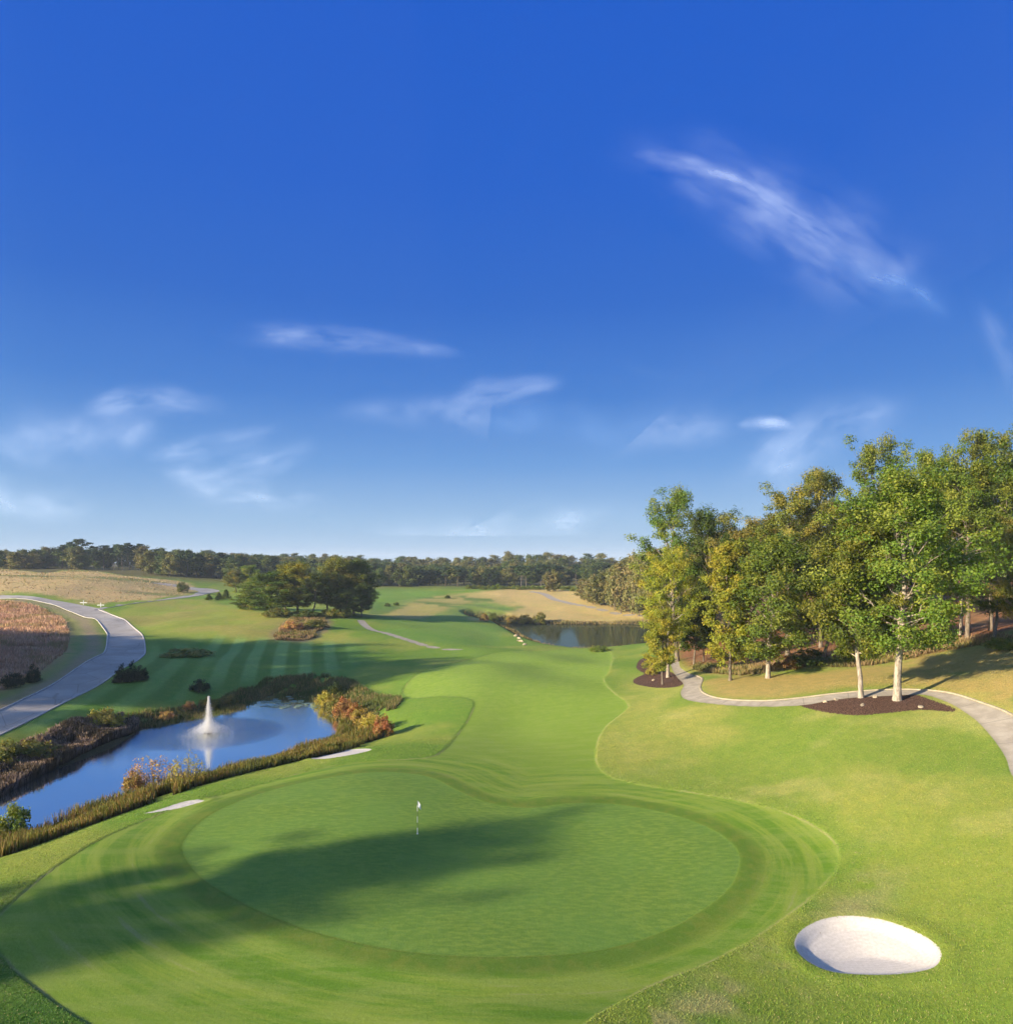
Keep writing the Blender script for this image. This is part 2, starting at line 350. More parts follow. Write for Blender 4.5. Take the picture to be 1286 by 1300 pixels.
# ------------------------------------------------------------------ ground material
def ground_material():
    m = N('turf_and_ground'); P = m.pos()
    sg, sf, sr, sp, sb, smu, arc, sw = [m.attr(k) for k in ('sgreen', 'sfair', 'sroad', 'spath', 'sbunk', 'smulch', 'arc', 'swild')]
    tint = m.attr('tint', 'Color')
    fine = m.noise(7.0, P, 4, .7); mid = m.noise(1.1, P, 4, .6); big = m.noise(.16, P, 3, .55); grain = m.noise(28, P, 2, .6)
    sfw = m.math('ADD', sf, m.math('MULTIPLY', m.math('SUBTRACT', mid, .5), .35))
    # rough grass
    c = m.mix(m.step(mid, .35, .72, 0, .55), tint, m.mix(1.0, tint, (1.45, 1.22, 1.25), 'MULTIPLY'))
    c = m.mix(m.step(fine, .35, .7, 0, .75), c, m.mix(1.0, c, (.62, .72, .6), 'MULTIPLY'))
    c = m.mix(m.step(big, .45, .65, 0, .35), c, m.mix(1.0, c, (.75, .95, .7), 'MULTIPLY'))
    tuft = m.noise(2.6, P, 5, .75)
    c = m.mix(m.math('MULTIPLY', m.step(tuft, .58, .68, 0, .5), m.step(sw, -1, 2)), c, (.30, .27, .10))
    # mown fairway / surround, streaked along the mowing lines
    cv = m.n('ShaderNodeCombineXYZ'); m.set(cv.inputs[0], m.math('MULTIPLY', sg, 1.1)); m.set(cv.inputs[1], m.math('MULTIPLY', arc, .09)); m.set(cv.inputs[2], 0.0)
    streak = m.noise(1.0, cv.outputs[0], 4, .65)
    stripe = m.math('SINE', m.math('MULTIPLY', sg, 2.05))
    sv = m.n('ShaderNodeMapping'); m.t.links.new(P, sv.inputs[0]); sv.inputs['Rotation'].default_value = (0, 0, .25); sv.inputs['Scale'].default_value = (.35, 1.6, 1)
    across = m.noise(.9, sv.outputs[0], 4, .65)
    nearg = m.step(sg, 5, 11, 1, 0)
    fw = m.mix(m.math('ADD', m.math('MULTIPLY', m.step(streak, .38, .62), nearg), m.math('MULTIPLY', m.math('SUBTRACT', 1.0, nearg), .55)), (.115, .21, .016), (.215, .275, .035))
    fw = m.mix(m.math('MULTIPLY', m.step(across, .4, .65), .5), fw, (.235, .285, .06))
    fw = m.mix(m.math('MULTIPLY', m.math('MULTIPLY', m.step(streak, .60, .72), .6), nearg), fw, (.30, .28, .12))
    fw = m.mix(m.math('MULTIPLY', m.step(stripe, -.3, .3, 0, .28), nearg), fw, m.mix(1.0, fw, (.72, .8, .7), 'MULTIPLY'))
    py = m.n('ShaderNodeSeparateXYZ'); m.t.links.new(P, py.inputs[0])
    fw = m.mix(m.step(py.outputs[1], 62, 100, 0, .75), fw, m.mix(m.step(mid, .3, .7), (.18, .285, .028), (.26, .34, .05)))
    fw = m.mix(m.step(grain, .35, .65, 0, .6), fw, m.mix(1.0, fw, (.6, .7, .55), 'MULTIPLY'))
    fw = m.mix(m.step(fine, .4, .75, 0, .5), fw, m.mix(1.0, fw, (.72, .8, .7), 'MULTIPLY'))
    c = m.mix(m.step(sfw, -.10, .10, 1, 0), c, fw)
    # pale dry edge where the cuts meet
    edge = m.math('MULTIPLY', m.step(m.math('ABSOLUTE', sfw), 0, .16, 1, 0), m.step(big, .42, .6, 0, .5))
    c = m.mix(edge, c, (.32, .27, .12))
    # collar and putting surface
    sgw = m.math('ADD', sg, m.math('MULTIPLY', m.math('SUBTRACT', mid, .5), .12))
    col_m = m.math('MULTIPLY', m.step(sgw, -.05, .12), m.step(sgw, .9, 2.0, 1, 0))
    c = m.mix(m.math('MULTIPLY', col_m, .9), c, m.mix(m.step(mid, .4, .65), (.080, .145, .014), (.12, .16, .02)))
    wv = m.n('ShaderNodeMapping'); m.t.links.new(P, wv.inputs[0]); wv.inputs['Rotation'].default_value = (0, 0, -.5); wv.inputs['Scale'].default_value = (1.0, 2.4, 1)
    dimple = m.noise(1.6, wv.outputs[0], 3, .55)
    gr = m.mix(m.step(dimple, .35, .7), (.105, .185, .026), (.165, .240, .036))
    gr = m.mix(m.step(grain, .35, .65, 0, .6), gr, m.mix(1.0, gr, (.6, .68, .55), 'MULTIPLY'))
    gr = m.mix(m.step(fine, .3, .7, 0, .35), gr, m.mix(1.0, gr, (1.25, 1.15, 1.1), 'MULTIPLY'))
    gr = m.mix(m.step(big, .3, .7, 0, .5), gr, (.105, .20, .034))
    c = m.mix(m.step(sgw, -.05, .06, 1, 0), c, gr)
    # mulch, sand, path, road
    smw = m.math('ADD', smu, m.math('MULTIPLY', m.math('SUBTRACT', fine, .5), 1.1))
    c = m.mix(m.step(smw, -.06, .06, 1, 0), c, m.mix(m.step(m.noise(11, P, 3, .75), .42, .62), (.03, .016, .011), (.17, .095, .065)))
    sand = m.mix(m.step(fine, .3, .7), (.44, .405, .36), (.54, .50, .455))
    rk = m.math('SINE', m.math('ADD', m.math('MULTIPLY', sb, 26.0), m.math('MULTIPLY', mid, 6.0)))
    sand = m.mix(m.step(rk, -1, 1, 0, .16), sand, (.36, .32, .28))
    vf = m.n('ShaderNodeTexVoronoi'); vf.inputs['Scale'].default_value = 2.6; m.t.links.new(P, vf.inputs['Vector'])
    sand = m.mix(m.math('MULTIPLY', m.step(vf.outputs['Distance'], .07, .12, 1, 0), m.step(sb, -1.1, -.5, 0, .75)), sand, (.2, .16, .12))
    sbw = m.math('ADD', sb, m.math('MULTIPLY', m.math('SUBTRACT', fine, .5), .12))
    c = m.mix(m.step(sbw, -.03, .03, 1, 0), c, sand)
    pth = m.mix(m.step(mid, .3, .7), (.27, .235, .19), (.36, .32, .26)); pth = m.mix(m.step(fine, .4, .7, 0, .3), pth, (.28, .25, .21))
    pj = m.math('ABSOLUTE', m.math('SUBTRACT', m.math('FRACT', m.math('MULTIPLY', m.attr('pathl'), .25)), .5))
    pth = m.mix(m.step(pj, .0, .02, .6, 0), pth, (.16, .14, .12))
    pth = m.mix(m.math('MULTIPLY', m.step(sp, -.5, -.05), .35), pth, (.25, .22, .15))
    c = m.mix(m.step(sp, -.05, .05, 1, 0), c, pth)
    lane = m.mix(m.step(big, .35, .65), (.30, .275, .245), (.38, .35, .315)); lane = m.mix(m.step(fine, .45, .7, 0, .35), lane, (.2, .19, .17))
    crk = m.n('ShaderNodeTexVoronoi', feature='DISTANCE_TO_EDGE'); crk.inputs['Scale'].default_value = .22; m.t.links.new(m.n('ShaderNodeNewGeometry').outputs['Position'], crk.inputs['Vector'])
    lane = m.mix(m.step(m.math('ADD', crk.outputs['Distance'], m.math('MULTIPLY', m.math('SUBTRACT', fine, .5), .05)), 0, .02, .5, 0), lane, (.12, .11, .10))
    c = m.mix(m.step(sr, -.06, .06, 1, 0), c, lane)
    hard = m.step(m.math('MINIMUM', m.math('MINIMUM', sr, sp), sb), -.05, .05)       # 0 on hard or sandy ground
    amp = m.math('ADD', m.math('MULTIPLY', m.step(sf, -.1, .1), .05), .012)
    amp = m.math('MULTIPLY', amp, m.math('ADD', m.math('MULTIPLY', hard, .85), .15))
    hgt = m.math('ADD', m.math('MULTIPLY', fine, 1.0), m.math('ADD', m.math('MULTIPLY', grain, .35), m.math('MULTIPLY', tuft, 1.6)))
    b = m.n('ShaderNodeBump'); b.inputs['Strength'].default_value = .85; m.t.links.new(hgt, b.inputs['Height']); m.t.links.new(amp, b.inputs['Distance'])
    d = m.bsdf(c, .85, .15, b.outputs[0], **{'Sheen Weight': 0.0})
    return m.done(d)
GM = ground_material()

# split the one continuous sheet by what covers it
def facemean(a): return a[quads].mean(1)
fg, ff, fr, fp = facemean(S['green']), facemean(S['fair']), facemean(S['road']), facemean(S['path'])
cls = np.zeros(len(quads), int)
cls[ff < 0] = 1; cls[fg < 0] = 2
cls[facemean(S['fgreen']) < 0] = 7
cls[facemean(S['brown']) < 0] = 8; cls[facemean(S['hill']) < 0] = 8
cls[fp < 0] = 4; cls[fr < 0] = 3
for k, b in enumerate(bunk):
    cls[sdf_poly(GX, GY, b, 3)[quads].mean(1) < 0] = 10+k
for k, b in enumerate(mulch[:2]):
    cls[sdf_poly(GX, GY, b, 3)[quads].mean(1) < 0] = 20+k
co_all = np.stack([GX, GY, GZ], 1)
Z2 = GZ.reshape(nr_, nt_); X2, Y2 = GX.reshape(nr_, nt_), GY.reshape(nr_, nt_)
P3 = np.stack([X2, Y2, Z2], -1); dr = np.gradient(P3, axis=0); dt = np.roll(P3, -1, 1)-np.roll(P3, 1, 1)
NRM = np.cross(dt, dr); NRM /= np.linalg.norm(NRM, axis=-1, keepdims=True)+1e-12; NRM = NRM.reshape(-1, 3); NRM[NRM[:, 2] < 0] *= -1
def ground_piece(name, c):
    q = quads[cls == c]; u, inv = np.unique(q, return_inverse=True)
    me = mesh_np(name, co_all[u], inv.reshape(-1, 4), GM, True, {k: a[u] for k, a in attrs_all.items()})
    me.normals_split_custom_set_from_vertices(NRM[u].tolist())
    return link(name, me)
tag(ground_piece('ground', 0), kind='structure')
tag(ground_piece('fairway', 1), kind='structure'); tag(ground_piece('putting_green', 2), kind='structure')
tag(ground_piece('road', 3), kind='structure'); tag(ground_piece('path', 4), kind='structure')
tag(ground_piece('far_fairway', 7), kind='structure'); tag(ground_piece('dry_field', 8), kind='structure')
for k, l in enumerate(['wide oval white sand bunker in the rough at the front right of the green', 'narrow sand bunker on the bank beyond the green, near the red bushes',
                       'thin sliver of sand bunker above the dark reeds left of the green']):
    tag(ground_piece('sand_bunker', 10+k), l, 'sand bunker', 'sand bunkers round the green')
for k, l in enumerate(['long dark mulch bed under two pale trunked trees beside the cart path', 'small round dark mulch bed where the cart path bends at the yellow green tree']):
    tag(ground_piece('mulch_bed', 20+k), l, 'mulch bed', 'mulch beds along the cart path')

def gz(x, y): return float(H(x, y)[0])
def at(px, py):
    p = cast(px, py, H); return Vector((p[0], p[1], gz(p[0], p[1])))

# ------------------------------------------------------------------ water
def water_material(name, deep, ring=None, boost=.12, mul=1.5, gcol=(.95, .97, 1)):
    m = N(name); P = m.pos()
    mp = m.n('ShaderNodeMapping'); m.t.links.new(P, mp.inputs[0]); mp.inputs['Scale'].default_value = (1, 2.2, 1)
    w1 = m.noise(2.2, mp.outputs[0], 3, .6); w2 = m.noise(.35, P, 2, .5)
    h = m.math('ADD', m.math('MULTIPLY', w1, .5), w2)
    dist = .012
    if ring:
        v = m.n('ShaderNodeVectorMath', operation='DISTANCE'); m.t.links.new(P, v.inputs[0]); v.inputs[1].default_value = ring
        dd = v.outputs['Value']
        chop = m.noise(5.0, P, 3, .7)
        k = m.math('ADD', m.step(dd, 5.5, 9.5, 1, 0), m.step(dd, 6, 26, .16, 0))
        h = m.math('ADD', h, m.math('MULTIPLY', m.math('MULTIPLY', chop, 14.0), k))
    nrm = m.bump(h, .5, dist)
    fr = m.n('ShaderNodeFresnel'); fr.inputs['IOR'].default_value = 1.34; m.t.links.new(nrm, fr.inputs['Normal'])
    fac = m.math('ADD', m.math('MULTIPLY', fr.outputs[0], mul), boost, clamp=True)
    df = m.n('ShaderNodeBsdfDiffuse'); df.inputs[0].default_value = (*deep, 1)
    gl = m.n('ShaderNodeBsdfGlossy'); gl.inputs[0].default_value = (*gcol, 1); gl.inputs['Roughness'].default_value = .04; m.t.links.new(nrm, gl.inputs['Normal'])
    mx = m.n('ShaderNodeMixShader'); m.t.links.new(fac, mx.inputs[0]); m.t.links.new(df.outputs[0], mx.inputs[1]); m.t.links.new(gl.outputs[0], mx.inputs[2])
    return m.done(mx.outputs[0])
def water(name, poly, z, mat):
    c = poly.mean(0); 
    n_ = len(poly); d = np.roll(poly, -1, 0)-np.roll(poly, 1, 0); nn = np.stack([d[:, 1], -d[:, 0]], 1); nn /= np.linalg.norm(nn, axis=1, keepdims=True)
    area = np.sum(poly[:, 0]*np.roll(poly[:, 1], -1)-np.roll(poly[:, 0], -1)*poly[:, 1])
    o = poly+nn*(1 if area > 0 else -1)*.25
    me = bpy.data.meshes.new(name); me.from_pydata([(x, y, z) for x, y in o], [], [tuple(range(n_)) if area > 0 else tuple(range(n_))[::-1]]); me.materials.append(mat)
    return tag(link(name, me), kind='structure')
FOUNT = np.array([(265-CX)*(CAMH-POND_Z)/(931-HY), F*(CAMH-POND_Z)/(931-HY)])
water('pond_water', pond, POND_Z, water_material('pond_water', (.12, .16, .16), (FOUNT[0], FOUNT[1], POND_Z), .55, 1.5, (1, 1, .93)))
water('lake_water', lake, LAKE_Z, water_material('lake_water', (.05, .06, .035), None, .0, .75, (.62, .66, .55)))

# ------------------------------------------------------------------ kerbs
def ribbon_curb(name, pts2, w, h, mat, parent=None):
    pts2 = np.asarray(pts2); d = np.gradient(pts2, axis=0); nn = np.stack([-d[:, 1], d[:, 0]], 1); nn /= np.linalg.norm(nn, axis=1, keepdims=True)+1e-9
    V = []; prof = [(-w/2, -.15), (-w/2, h*.85), (-w*.3, h), (w*.3, h), (w/2, h*.85), (w/2, -.15)]
    base = H(pts2[:, 0], pts2[:, 1])
    for (a, z) in prof: V.append(np.concatenate([pts2+nn*a, (base+z)[:, None]], 1))
    V = np.stack(V, 1); m_, k_ = V.shape[:2]; Fq = []
    for i in range(m_-1):
        for j in range(k_-1): Fq.append((i*k_+j, i*k_+j+1, (i+1)*k_+j+1, (i+1)*k_+j))
    return link(name, mesh_np(name, V.reshape(-1, 3), np.array(Fq), mat, False), parent)
def simple_mat(name, a, b=None, scale=4, rough=.8, spec=.2, bump=0):
    m = N(name); P = m.n('ShaderNodeTexCoord').outputs['Object']; nz = m.noise(scale, P, 4, .65)
    c = m.mix(m.step(nz, .3, .7), a, b or tuple(x*.75 for x in a))
    return m.done(m.bsdf(c, rough, spec, m.bump(nz, .6, bump) if bump else None))
CURB = simple_mat('concrete_kerb', (.50, .46, .42), (.38, .35, .32), 1.5)
r1 = catmull(W([(-90,975),(-30,946),(23,921),(67,898),(110,878),(144,861),(174,842),(184.5,824),(180,807),(167,794),(147,781),(125,772.5)]), 6, False)
r2 = catmull(W([(-80,925),(-30,910),(0,898),(47,878.5),(84,861),(110,847),(130,831),(136,814),(134,800),(117,785),(90,774),(60,765.5),(20,760),(-40,757)]), 6, False)
r3 = catmull(W([(120,773),(160,768),(214,762.2),(247,757.7),(264,753.7),(279,750)]), 6, False)
for r_, l in ((r1, 'pale concrete kerb along the right side of the curving road above the mown slope'), (r2, 'pale concrete kerb on the inside of the road bend beside the brown grass field'),
              (r3, 'pale concrete kerb along the side road towards the treeline')):
    tag(ribbon_curb('kerb', r_, .22, .12, CURB), l, 'kerb', 'kerbs along the road')
pe = catmull(W([(883,856),(892,864),(889,878),(898,887),(923,892),(973,892),(1022,887),(1071,881.5),(1128,878.5),(1169,879.5),(1202,884),(1243,896),(1286,912),(1320,940)]), 5, False)
tag(ribbon_curb('kerb', pe, .2, .08, simple_mat('sandstone_kerb', (.38, .32, .23), (.28, .24, .17), 2)), 'low tan kerb along the far edge of the cart path beside the trees', 'kerb', 'kerbs along the cart path')

# ------------------------------------------------------------------ plants
def leaf_mat(name, c1, c2, c3, transl=.35):
    m = N(name)
    v = m.attr('var'); cl = m.attr('clump')
    rnd = m.n('ShaderNodeObjectInfo').outputs['Random']
    c = m.mix(v, c1, c2); c = m.mix(m.step(cl, .45, .95, 0, .75), c, c3)
    hs = m.n('ShaderNodeHueSaturation'); m.set(hs.inputs['Color'], c)
    m.set(hs.inputs['Hue'], m.math('ADD', m.math('MULTIPLY', rnd, .035), .4825)); m.set(hs.inputs['Value'], m.math('ADD', m.math('MULTIPLY', m.math('FRACT', m.math('MULTIPLY', rnd, 7.3)), .35), .82))
    c = hs.outputs[0]
    b = m.n('ShaderNodeBsdfPrincipled'); m.set(b.inputs['Base Color'], c); b.inputs['Roughness'].default_value = .55; b.inputs['Specular IOR Level'].default_value = .22
    t = m.n('ShaderNodeBsdfTranslucent'); m.set(t.inputs[0], m.mix(1.0, c, (1.25, 1.25, .55), 'MULTIPLY'))
    mx = m.n('ShaderNodeMixShader'); mx.inputs[0].default_value = transl*.8; m.t.links.new(b.outputs[0], mx.inputs[1]); m.t.links.new(t.outputs[0], mx.inputs[2])
    return m.done(mx.outputs[0])
L_GREEN = leaf_mat('oak_leaves', (.070, .120, .016), (.135, .18, .022), (.23, .23, .03))
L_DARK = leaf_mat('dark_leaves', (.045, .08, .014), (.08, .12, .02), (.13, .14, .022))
L_LIME = leaf_mat('lime_leaves', (.09, .155, .016), (.16, .215, .026), (.26, .26, .035))
L_YELLOW = leaf_mat('yellow_green_leaves', (.15, .195, .018), (.25, .265, .026), (.38, .32, .035))
L_OLIVE = leaf_mat('olive_leaves', (.10, .13, .022), (.19, .195, .032), (.29, .22, .04))
L_RUST = leaf_mat('rust_leaves', (.26, .15, .045), (.32, .22, .06), (.30, .10, .04))
L_GOLD = leaf_mat('gold_leaves', (.26, .24, .03), (.38, .31, .05), (.42, .28, .07))
L_PINE = leaf_mat('pine_needles', (.022, .05, .018), (.045, .08, .025), (.07, .10, .03), .15)
L_FAR = leaf_mat('distant_leaves', (.055, .095, .03), (.10, .14, .035), (.17, .18, .045))
L_FARO = leaf_mat('distant_olive_leaves', (.13, .14, .045), (.19, .19, .06), (.25, .19, .075))
def bark_mat(name, a, b):
    m = N(name); P = m.n('ShaderNodeTexCoord').outputs['Object']; mp = m.n('ShaderNodeMapping'); m.t.links.new(P, mp.inputs[0]); mp.inputs['Scale'].default_value = (1, 1, .25)
    nz = m.noise(5, mp.outputs[0], 5, .7); return m.done(m.bsdf(m.mix(m.step(nz, .35, .65), a, b), .9, .1, m.bump(nz, .8, .06)))
B_GREY = bark_mat('grey_bark', (.10, .08, .06), (.22, .18, .14)); B_PALE = bark_mat('pale_bark', (.17, .14, .11), (.40, .34, .27)); B_FAR = bark_mat('far_bark', (.08, .065, .05), (.17, .14, .115))

def tube(pts, rad, k=7):
    pts = np.asarray(pts, float); rad = np.asarray(rad, float); d = np.gradient(pts, axis=0); d /= np.linalg.norm(d, axis=1, keepdims=True)+1e-9
    up = np.where(np.abs(d[:, 2:3]) < .9, [[0, 0, 1.]], [[1., 0, 0]]); a = np.cross(d, up); a /= np.linalg.norm(a, axis=1, keepdims=True); b = np.cross(d, a)
    an = np.arange(k)*2*math.pi/k
    V = pts[:, None]+rad[:, None, None]*(np.cos(an)[None, :, None]*a[:, None]+np.sin(an)[None, :, None]*b[:, None])
    q = [(i*k+j, i*k+(j+1) % k, (i+1)*k+(j+1) % k, (i+1)*k+j) for i in range(len(pts)-1) for j in range(k)]
    return V.reshape(-1, 3), np.array(q)
def merge(parts):
    V, Q, o = [], [], 0
    for v, q in parts: V.append(v); Q.append(q+o); o += len(v)
    return np.concatenate(V), np.concatenate(Q)

def leaves(rng, cent, rad, per, size, flat=.7, upb=.5, centre=None):
    """clump centres (n,3), radii (n), leaves per clump -> rhombus leaves"""
    cnt = np.maximum((per*(rad/rad.mean())**2).astype(int), 4); idx = np.repeat(np.arange(len(cent)), cnt); n_ = len(idx)
    d = rng.normal(size=(n_, 3)); d /= np.linalg.norm(d, axis=1, keepdims=True)
    lump = 1+.35*np.sin(d[:, 0]*5+idx)*np.cos(d[:, 1]*4+idx*1.7)
    r = (rng.random(n_)**.45)*lump
    p = cent[idx]+d*(r*rad[idx])[:, None]*np.array([1, 1, flat])
    out = d.copy()
    if centre is not None:
        oc = p-centre; oc /= np.linalg.norm(oc, axis=1, keepdims=True)+1e-9; out = out*.6+oc*.7
    nrm = rng.normal(size=(n_, 3))*.65+out*.7+np.array([0, 0, upb]); nrm /= np.linalg.norm(nrm, axis=1, keepdims=True)
    t = np.cross(nrm, rng.normal(size=(n_, 3))); t /= np.linalg.norm(t, axis=1, keepdims=True)+1e-9; b = np.cross(nrm, t)
    s = size*(.6+.8*rng.random(n_))[:, None]
    V = np.stack([p-t*s*.5, p+b*s*.33+nrm*s*.06, p+t*s*.5, p-b*s*.33+nrm*s*.06], 1).reshape(-1, 3)
    Q = np.arange(n_*4).reshape(-1, 4)
    var = np.repeat(rng.random(n_), 4); cr = rng.random(len(cent)); clump = np.repeat(cr[idx], 4)
    return V, Q, var, clump

def make_tree(seed, Ht=20, cb=.25, R=6, nl=22, per=70, size=.26, prof='oval', tr=.35, rc=1.15, lean=.0, sec=3, flat=.7, nfill=0, tmat=None, lmat=None, up=.5):
    rng = np.random.default_rng(seed); parts = []; cents = []; rads = []
    nz = 9; zz = np.linspace(0, Ht*.93, nz); wob = np.cumsum(rng.normal(size=(nz, 2))*.18*Ht/20, 0); wob[0] = 0; wob[1] *= .3
    tp = np.stack([wob[:, 0]+lean*zz, wob[:, 1], zz], 1)
    trr = tr*np.clip(1-zz/Ht, .06, 1)**.9; 
    tp0 = np.concatenate([[tp[0]-[0, 0, .5]], [tp[0]+[0, 0, .05]], [tp[0]*.7+tp[1]*.3], tp[1:]]); tr0 = np.concatenate([[tr*1.4], [tr*1.25], [tr*1.0], trr[1:]])
    parts.append(tube(tp0, tr0, 9))
    def P(z): return np.array([np.interp(z, zz, tp[:, i]) for i in range(3)])
    def prf(t):
        if prof == 'oval': return math.sin(math.pi*min(max(t*.86+.10, 0), 1))**.6
        if prof == 'vase': return .35+.75*math.sin(math.pi*min(t*.72+.08, 1))**.8*(t**.35 if t > 0 else 0)
        if prof == 'cone': return max(1-t, .04)**.8
        if prof == 'col': return .75+.25*math.sin(math.pi*t) if t < .8 else max((1-t)/.2, .12)**.6
        if prof == 'pine': return max(.25, math.sin(math.pi*min(t*.8+.15, 1)))
    for i in range(nl):
        t = (i+.5*rng.random())/nl; z0 = Ht*(cb+(1-cb)*t*.9); az = i*2.4+rng.normal()*.35
        ln = R*prf(t)*(.72+.45*rng.random()); el = (.25+.75*t)*(.8+.4*rng.random()) if prof not in ('cone',) else .05
        dirv = np.array([math.cos(az)*math.cos(el), math.sin(az)*math.cos(el), math.sin(el)])
        s = np.linspace(0, 1, 5); base = P(max(z0-ln*.35*math.sin(el), Ht*cb*.85))
        lp = base+dirv*ln*s[:, None]+np.array([0, 0, 1])*(ln*.18*s[:, None]**2)+np.concatenate([[[0, 0, 0]], rng.normal(size=(4, 3))*ln*.045])
        r0 = max(tr*.42*(1-t*.7)*(ln/R)**.5, .03); parts.append(tube(lp, r0*(1-.85*s), 5))
        for q in range(sec+1):
            f = (.4+.6*(q+rng.random()*.6)/(sec+1)); f = min(f, 1)
            bp = np.array([np.interp(f, s, lp[:, k]) for k in range(3)])
            if q == sec: bp = lp[-1]
            sd = dirv+rng.normal(size=3)*.55; sd[2] = abs(sd[2])*.8 if rng.random() < .75 else sd[2]*.5; sd /= np.linalg.norm(sd)
            sl = ln*.30*(.6+.8*rng.random())+.3
            ep = bp+sd*sl
            parts.append(tube(np.stack([bp, (bp+ep)/2+rng.normal(size=3)*.05, ep]), [r0*.35, r0*.22, r0*.08], 4))
            cents += [ep, (bp+ep)/2]; rads += [rc*(.7+.6*rng.random()), rc*(.5+.5*rng.random())]
    for k in range(nfill):
        t = rng.random(); a = rng.random()*6.28; q = R*prf(t)*rng.random()**.6
        cents.append(P(Ht*(cb+(1-cb)*t*.95))+np.array([math.cos(a)*q, math.sin(a)*q, 0])); rads.append(rc*(.6+.6*rng.random()))
    for k in range(4):
        cents.append(P(Ht*(.88+.03*k))+rng.normal(size=3)*.3); rads.append(rc*(.9-.12*k))
    cents = np.array(cents); rads = np.array(rads)
    V, Q, var, cl = leaves(rng, cents, rads, per, size, flat, up, np.array([0, 0, Ht*(cb+.4*(1-cb))]))
    tv, tq = merge(parts)
    top = V[:, 2].max(); wid = np.percentile(np.abs(V[:, 0]), 97)
    return dict(trunk=mesh_np('trunk', tv, tq, tmat or B_GREY, True), crown=mesh_np('crown', V, Q, lmat or L_GREEN, False, dict(var=var, clump=cl)), top=top, r=wid)

def place_tree(M, x, y, z, h, rad, label, group, kind='tree', cat='tree', lm=None, bm=None, rz=None):
    o = empty(kind, (x, y, z), random.random()*6.28 if rz is None else rz)
    s = h/M['top']; o.scale = (rad/M['r'], rad/M['r'], s)
    tag(o, label, cat, group)
    for k, mt in (('trunk', bm), ('crown', lm)):
        c = link(k, M[k], o)
        if mt: c.material_slots[0].link = 'OBJECT'; c.material_slots[0].material = mt
    return o
def ptree(M, px, py, top, wpx, label, group, **kw):
    p = at(px, py); h = CAMH+(HY-top)/F*p.y-p.z; rad = wpx/2/F*p.y
    return place_tree(M, p.x, p.y, p.z, h, rad, label, group, **kw)

OAK = [make_tree(s, 21, .30, 6.2, 26, 105, .26, 'oval', .34, 1.1, nfill=22) for s in (11, 12, 13)]
TALL = [make_tree(s, 26, .42, 6.0, 22, 110, .26, 'oval', .34, 1.15, sec=3, nfill=14) for s in (21, 22)]
VASE = make_tree(31, 24, .22, 6.4, 38, 130, .25, 'oval', .36, 1.25, sec=4, nfill=60, tmat=B_PALE, lmat=L_LIME)
LOW = make_tree(34, 18, .23, 4.0, 32, 110, .25, 'oval', .26, 1.1, sec=4, nfill=45, tmat=B_PALE)
DENSE = make_tree(41, 18, .14, 5, 34, 110, .25, 'oval', .27, 1.15, nfill=80, up=.4)
SLIM = make_tree(51, 18, .12, 2.5, 34, 80, .24, 'col', .2, .8, sec=2, nfill=60, lmat=L_YELLOW)
SMALL = make_tree(61, 12, .22, 2.8, 24, 80, .24, 'oval', .16, .85, nfill=25)
CEDAR = make_tree(71, 12, .04, 4.2, 36, 120, .26, 'cone', .3, .95, nfill=60, flat=.5, lmat=L_PINE)
G = 'trees of the grove on the right'
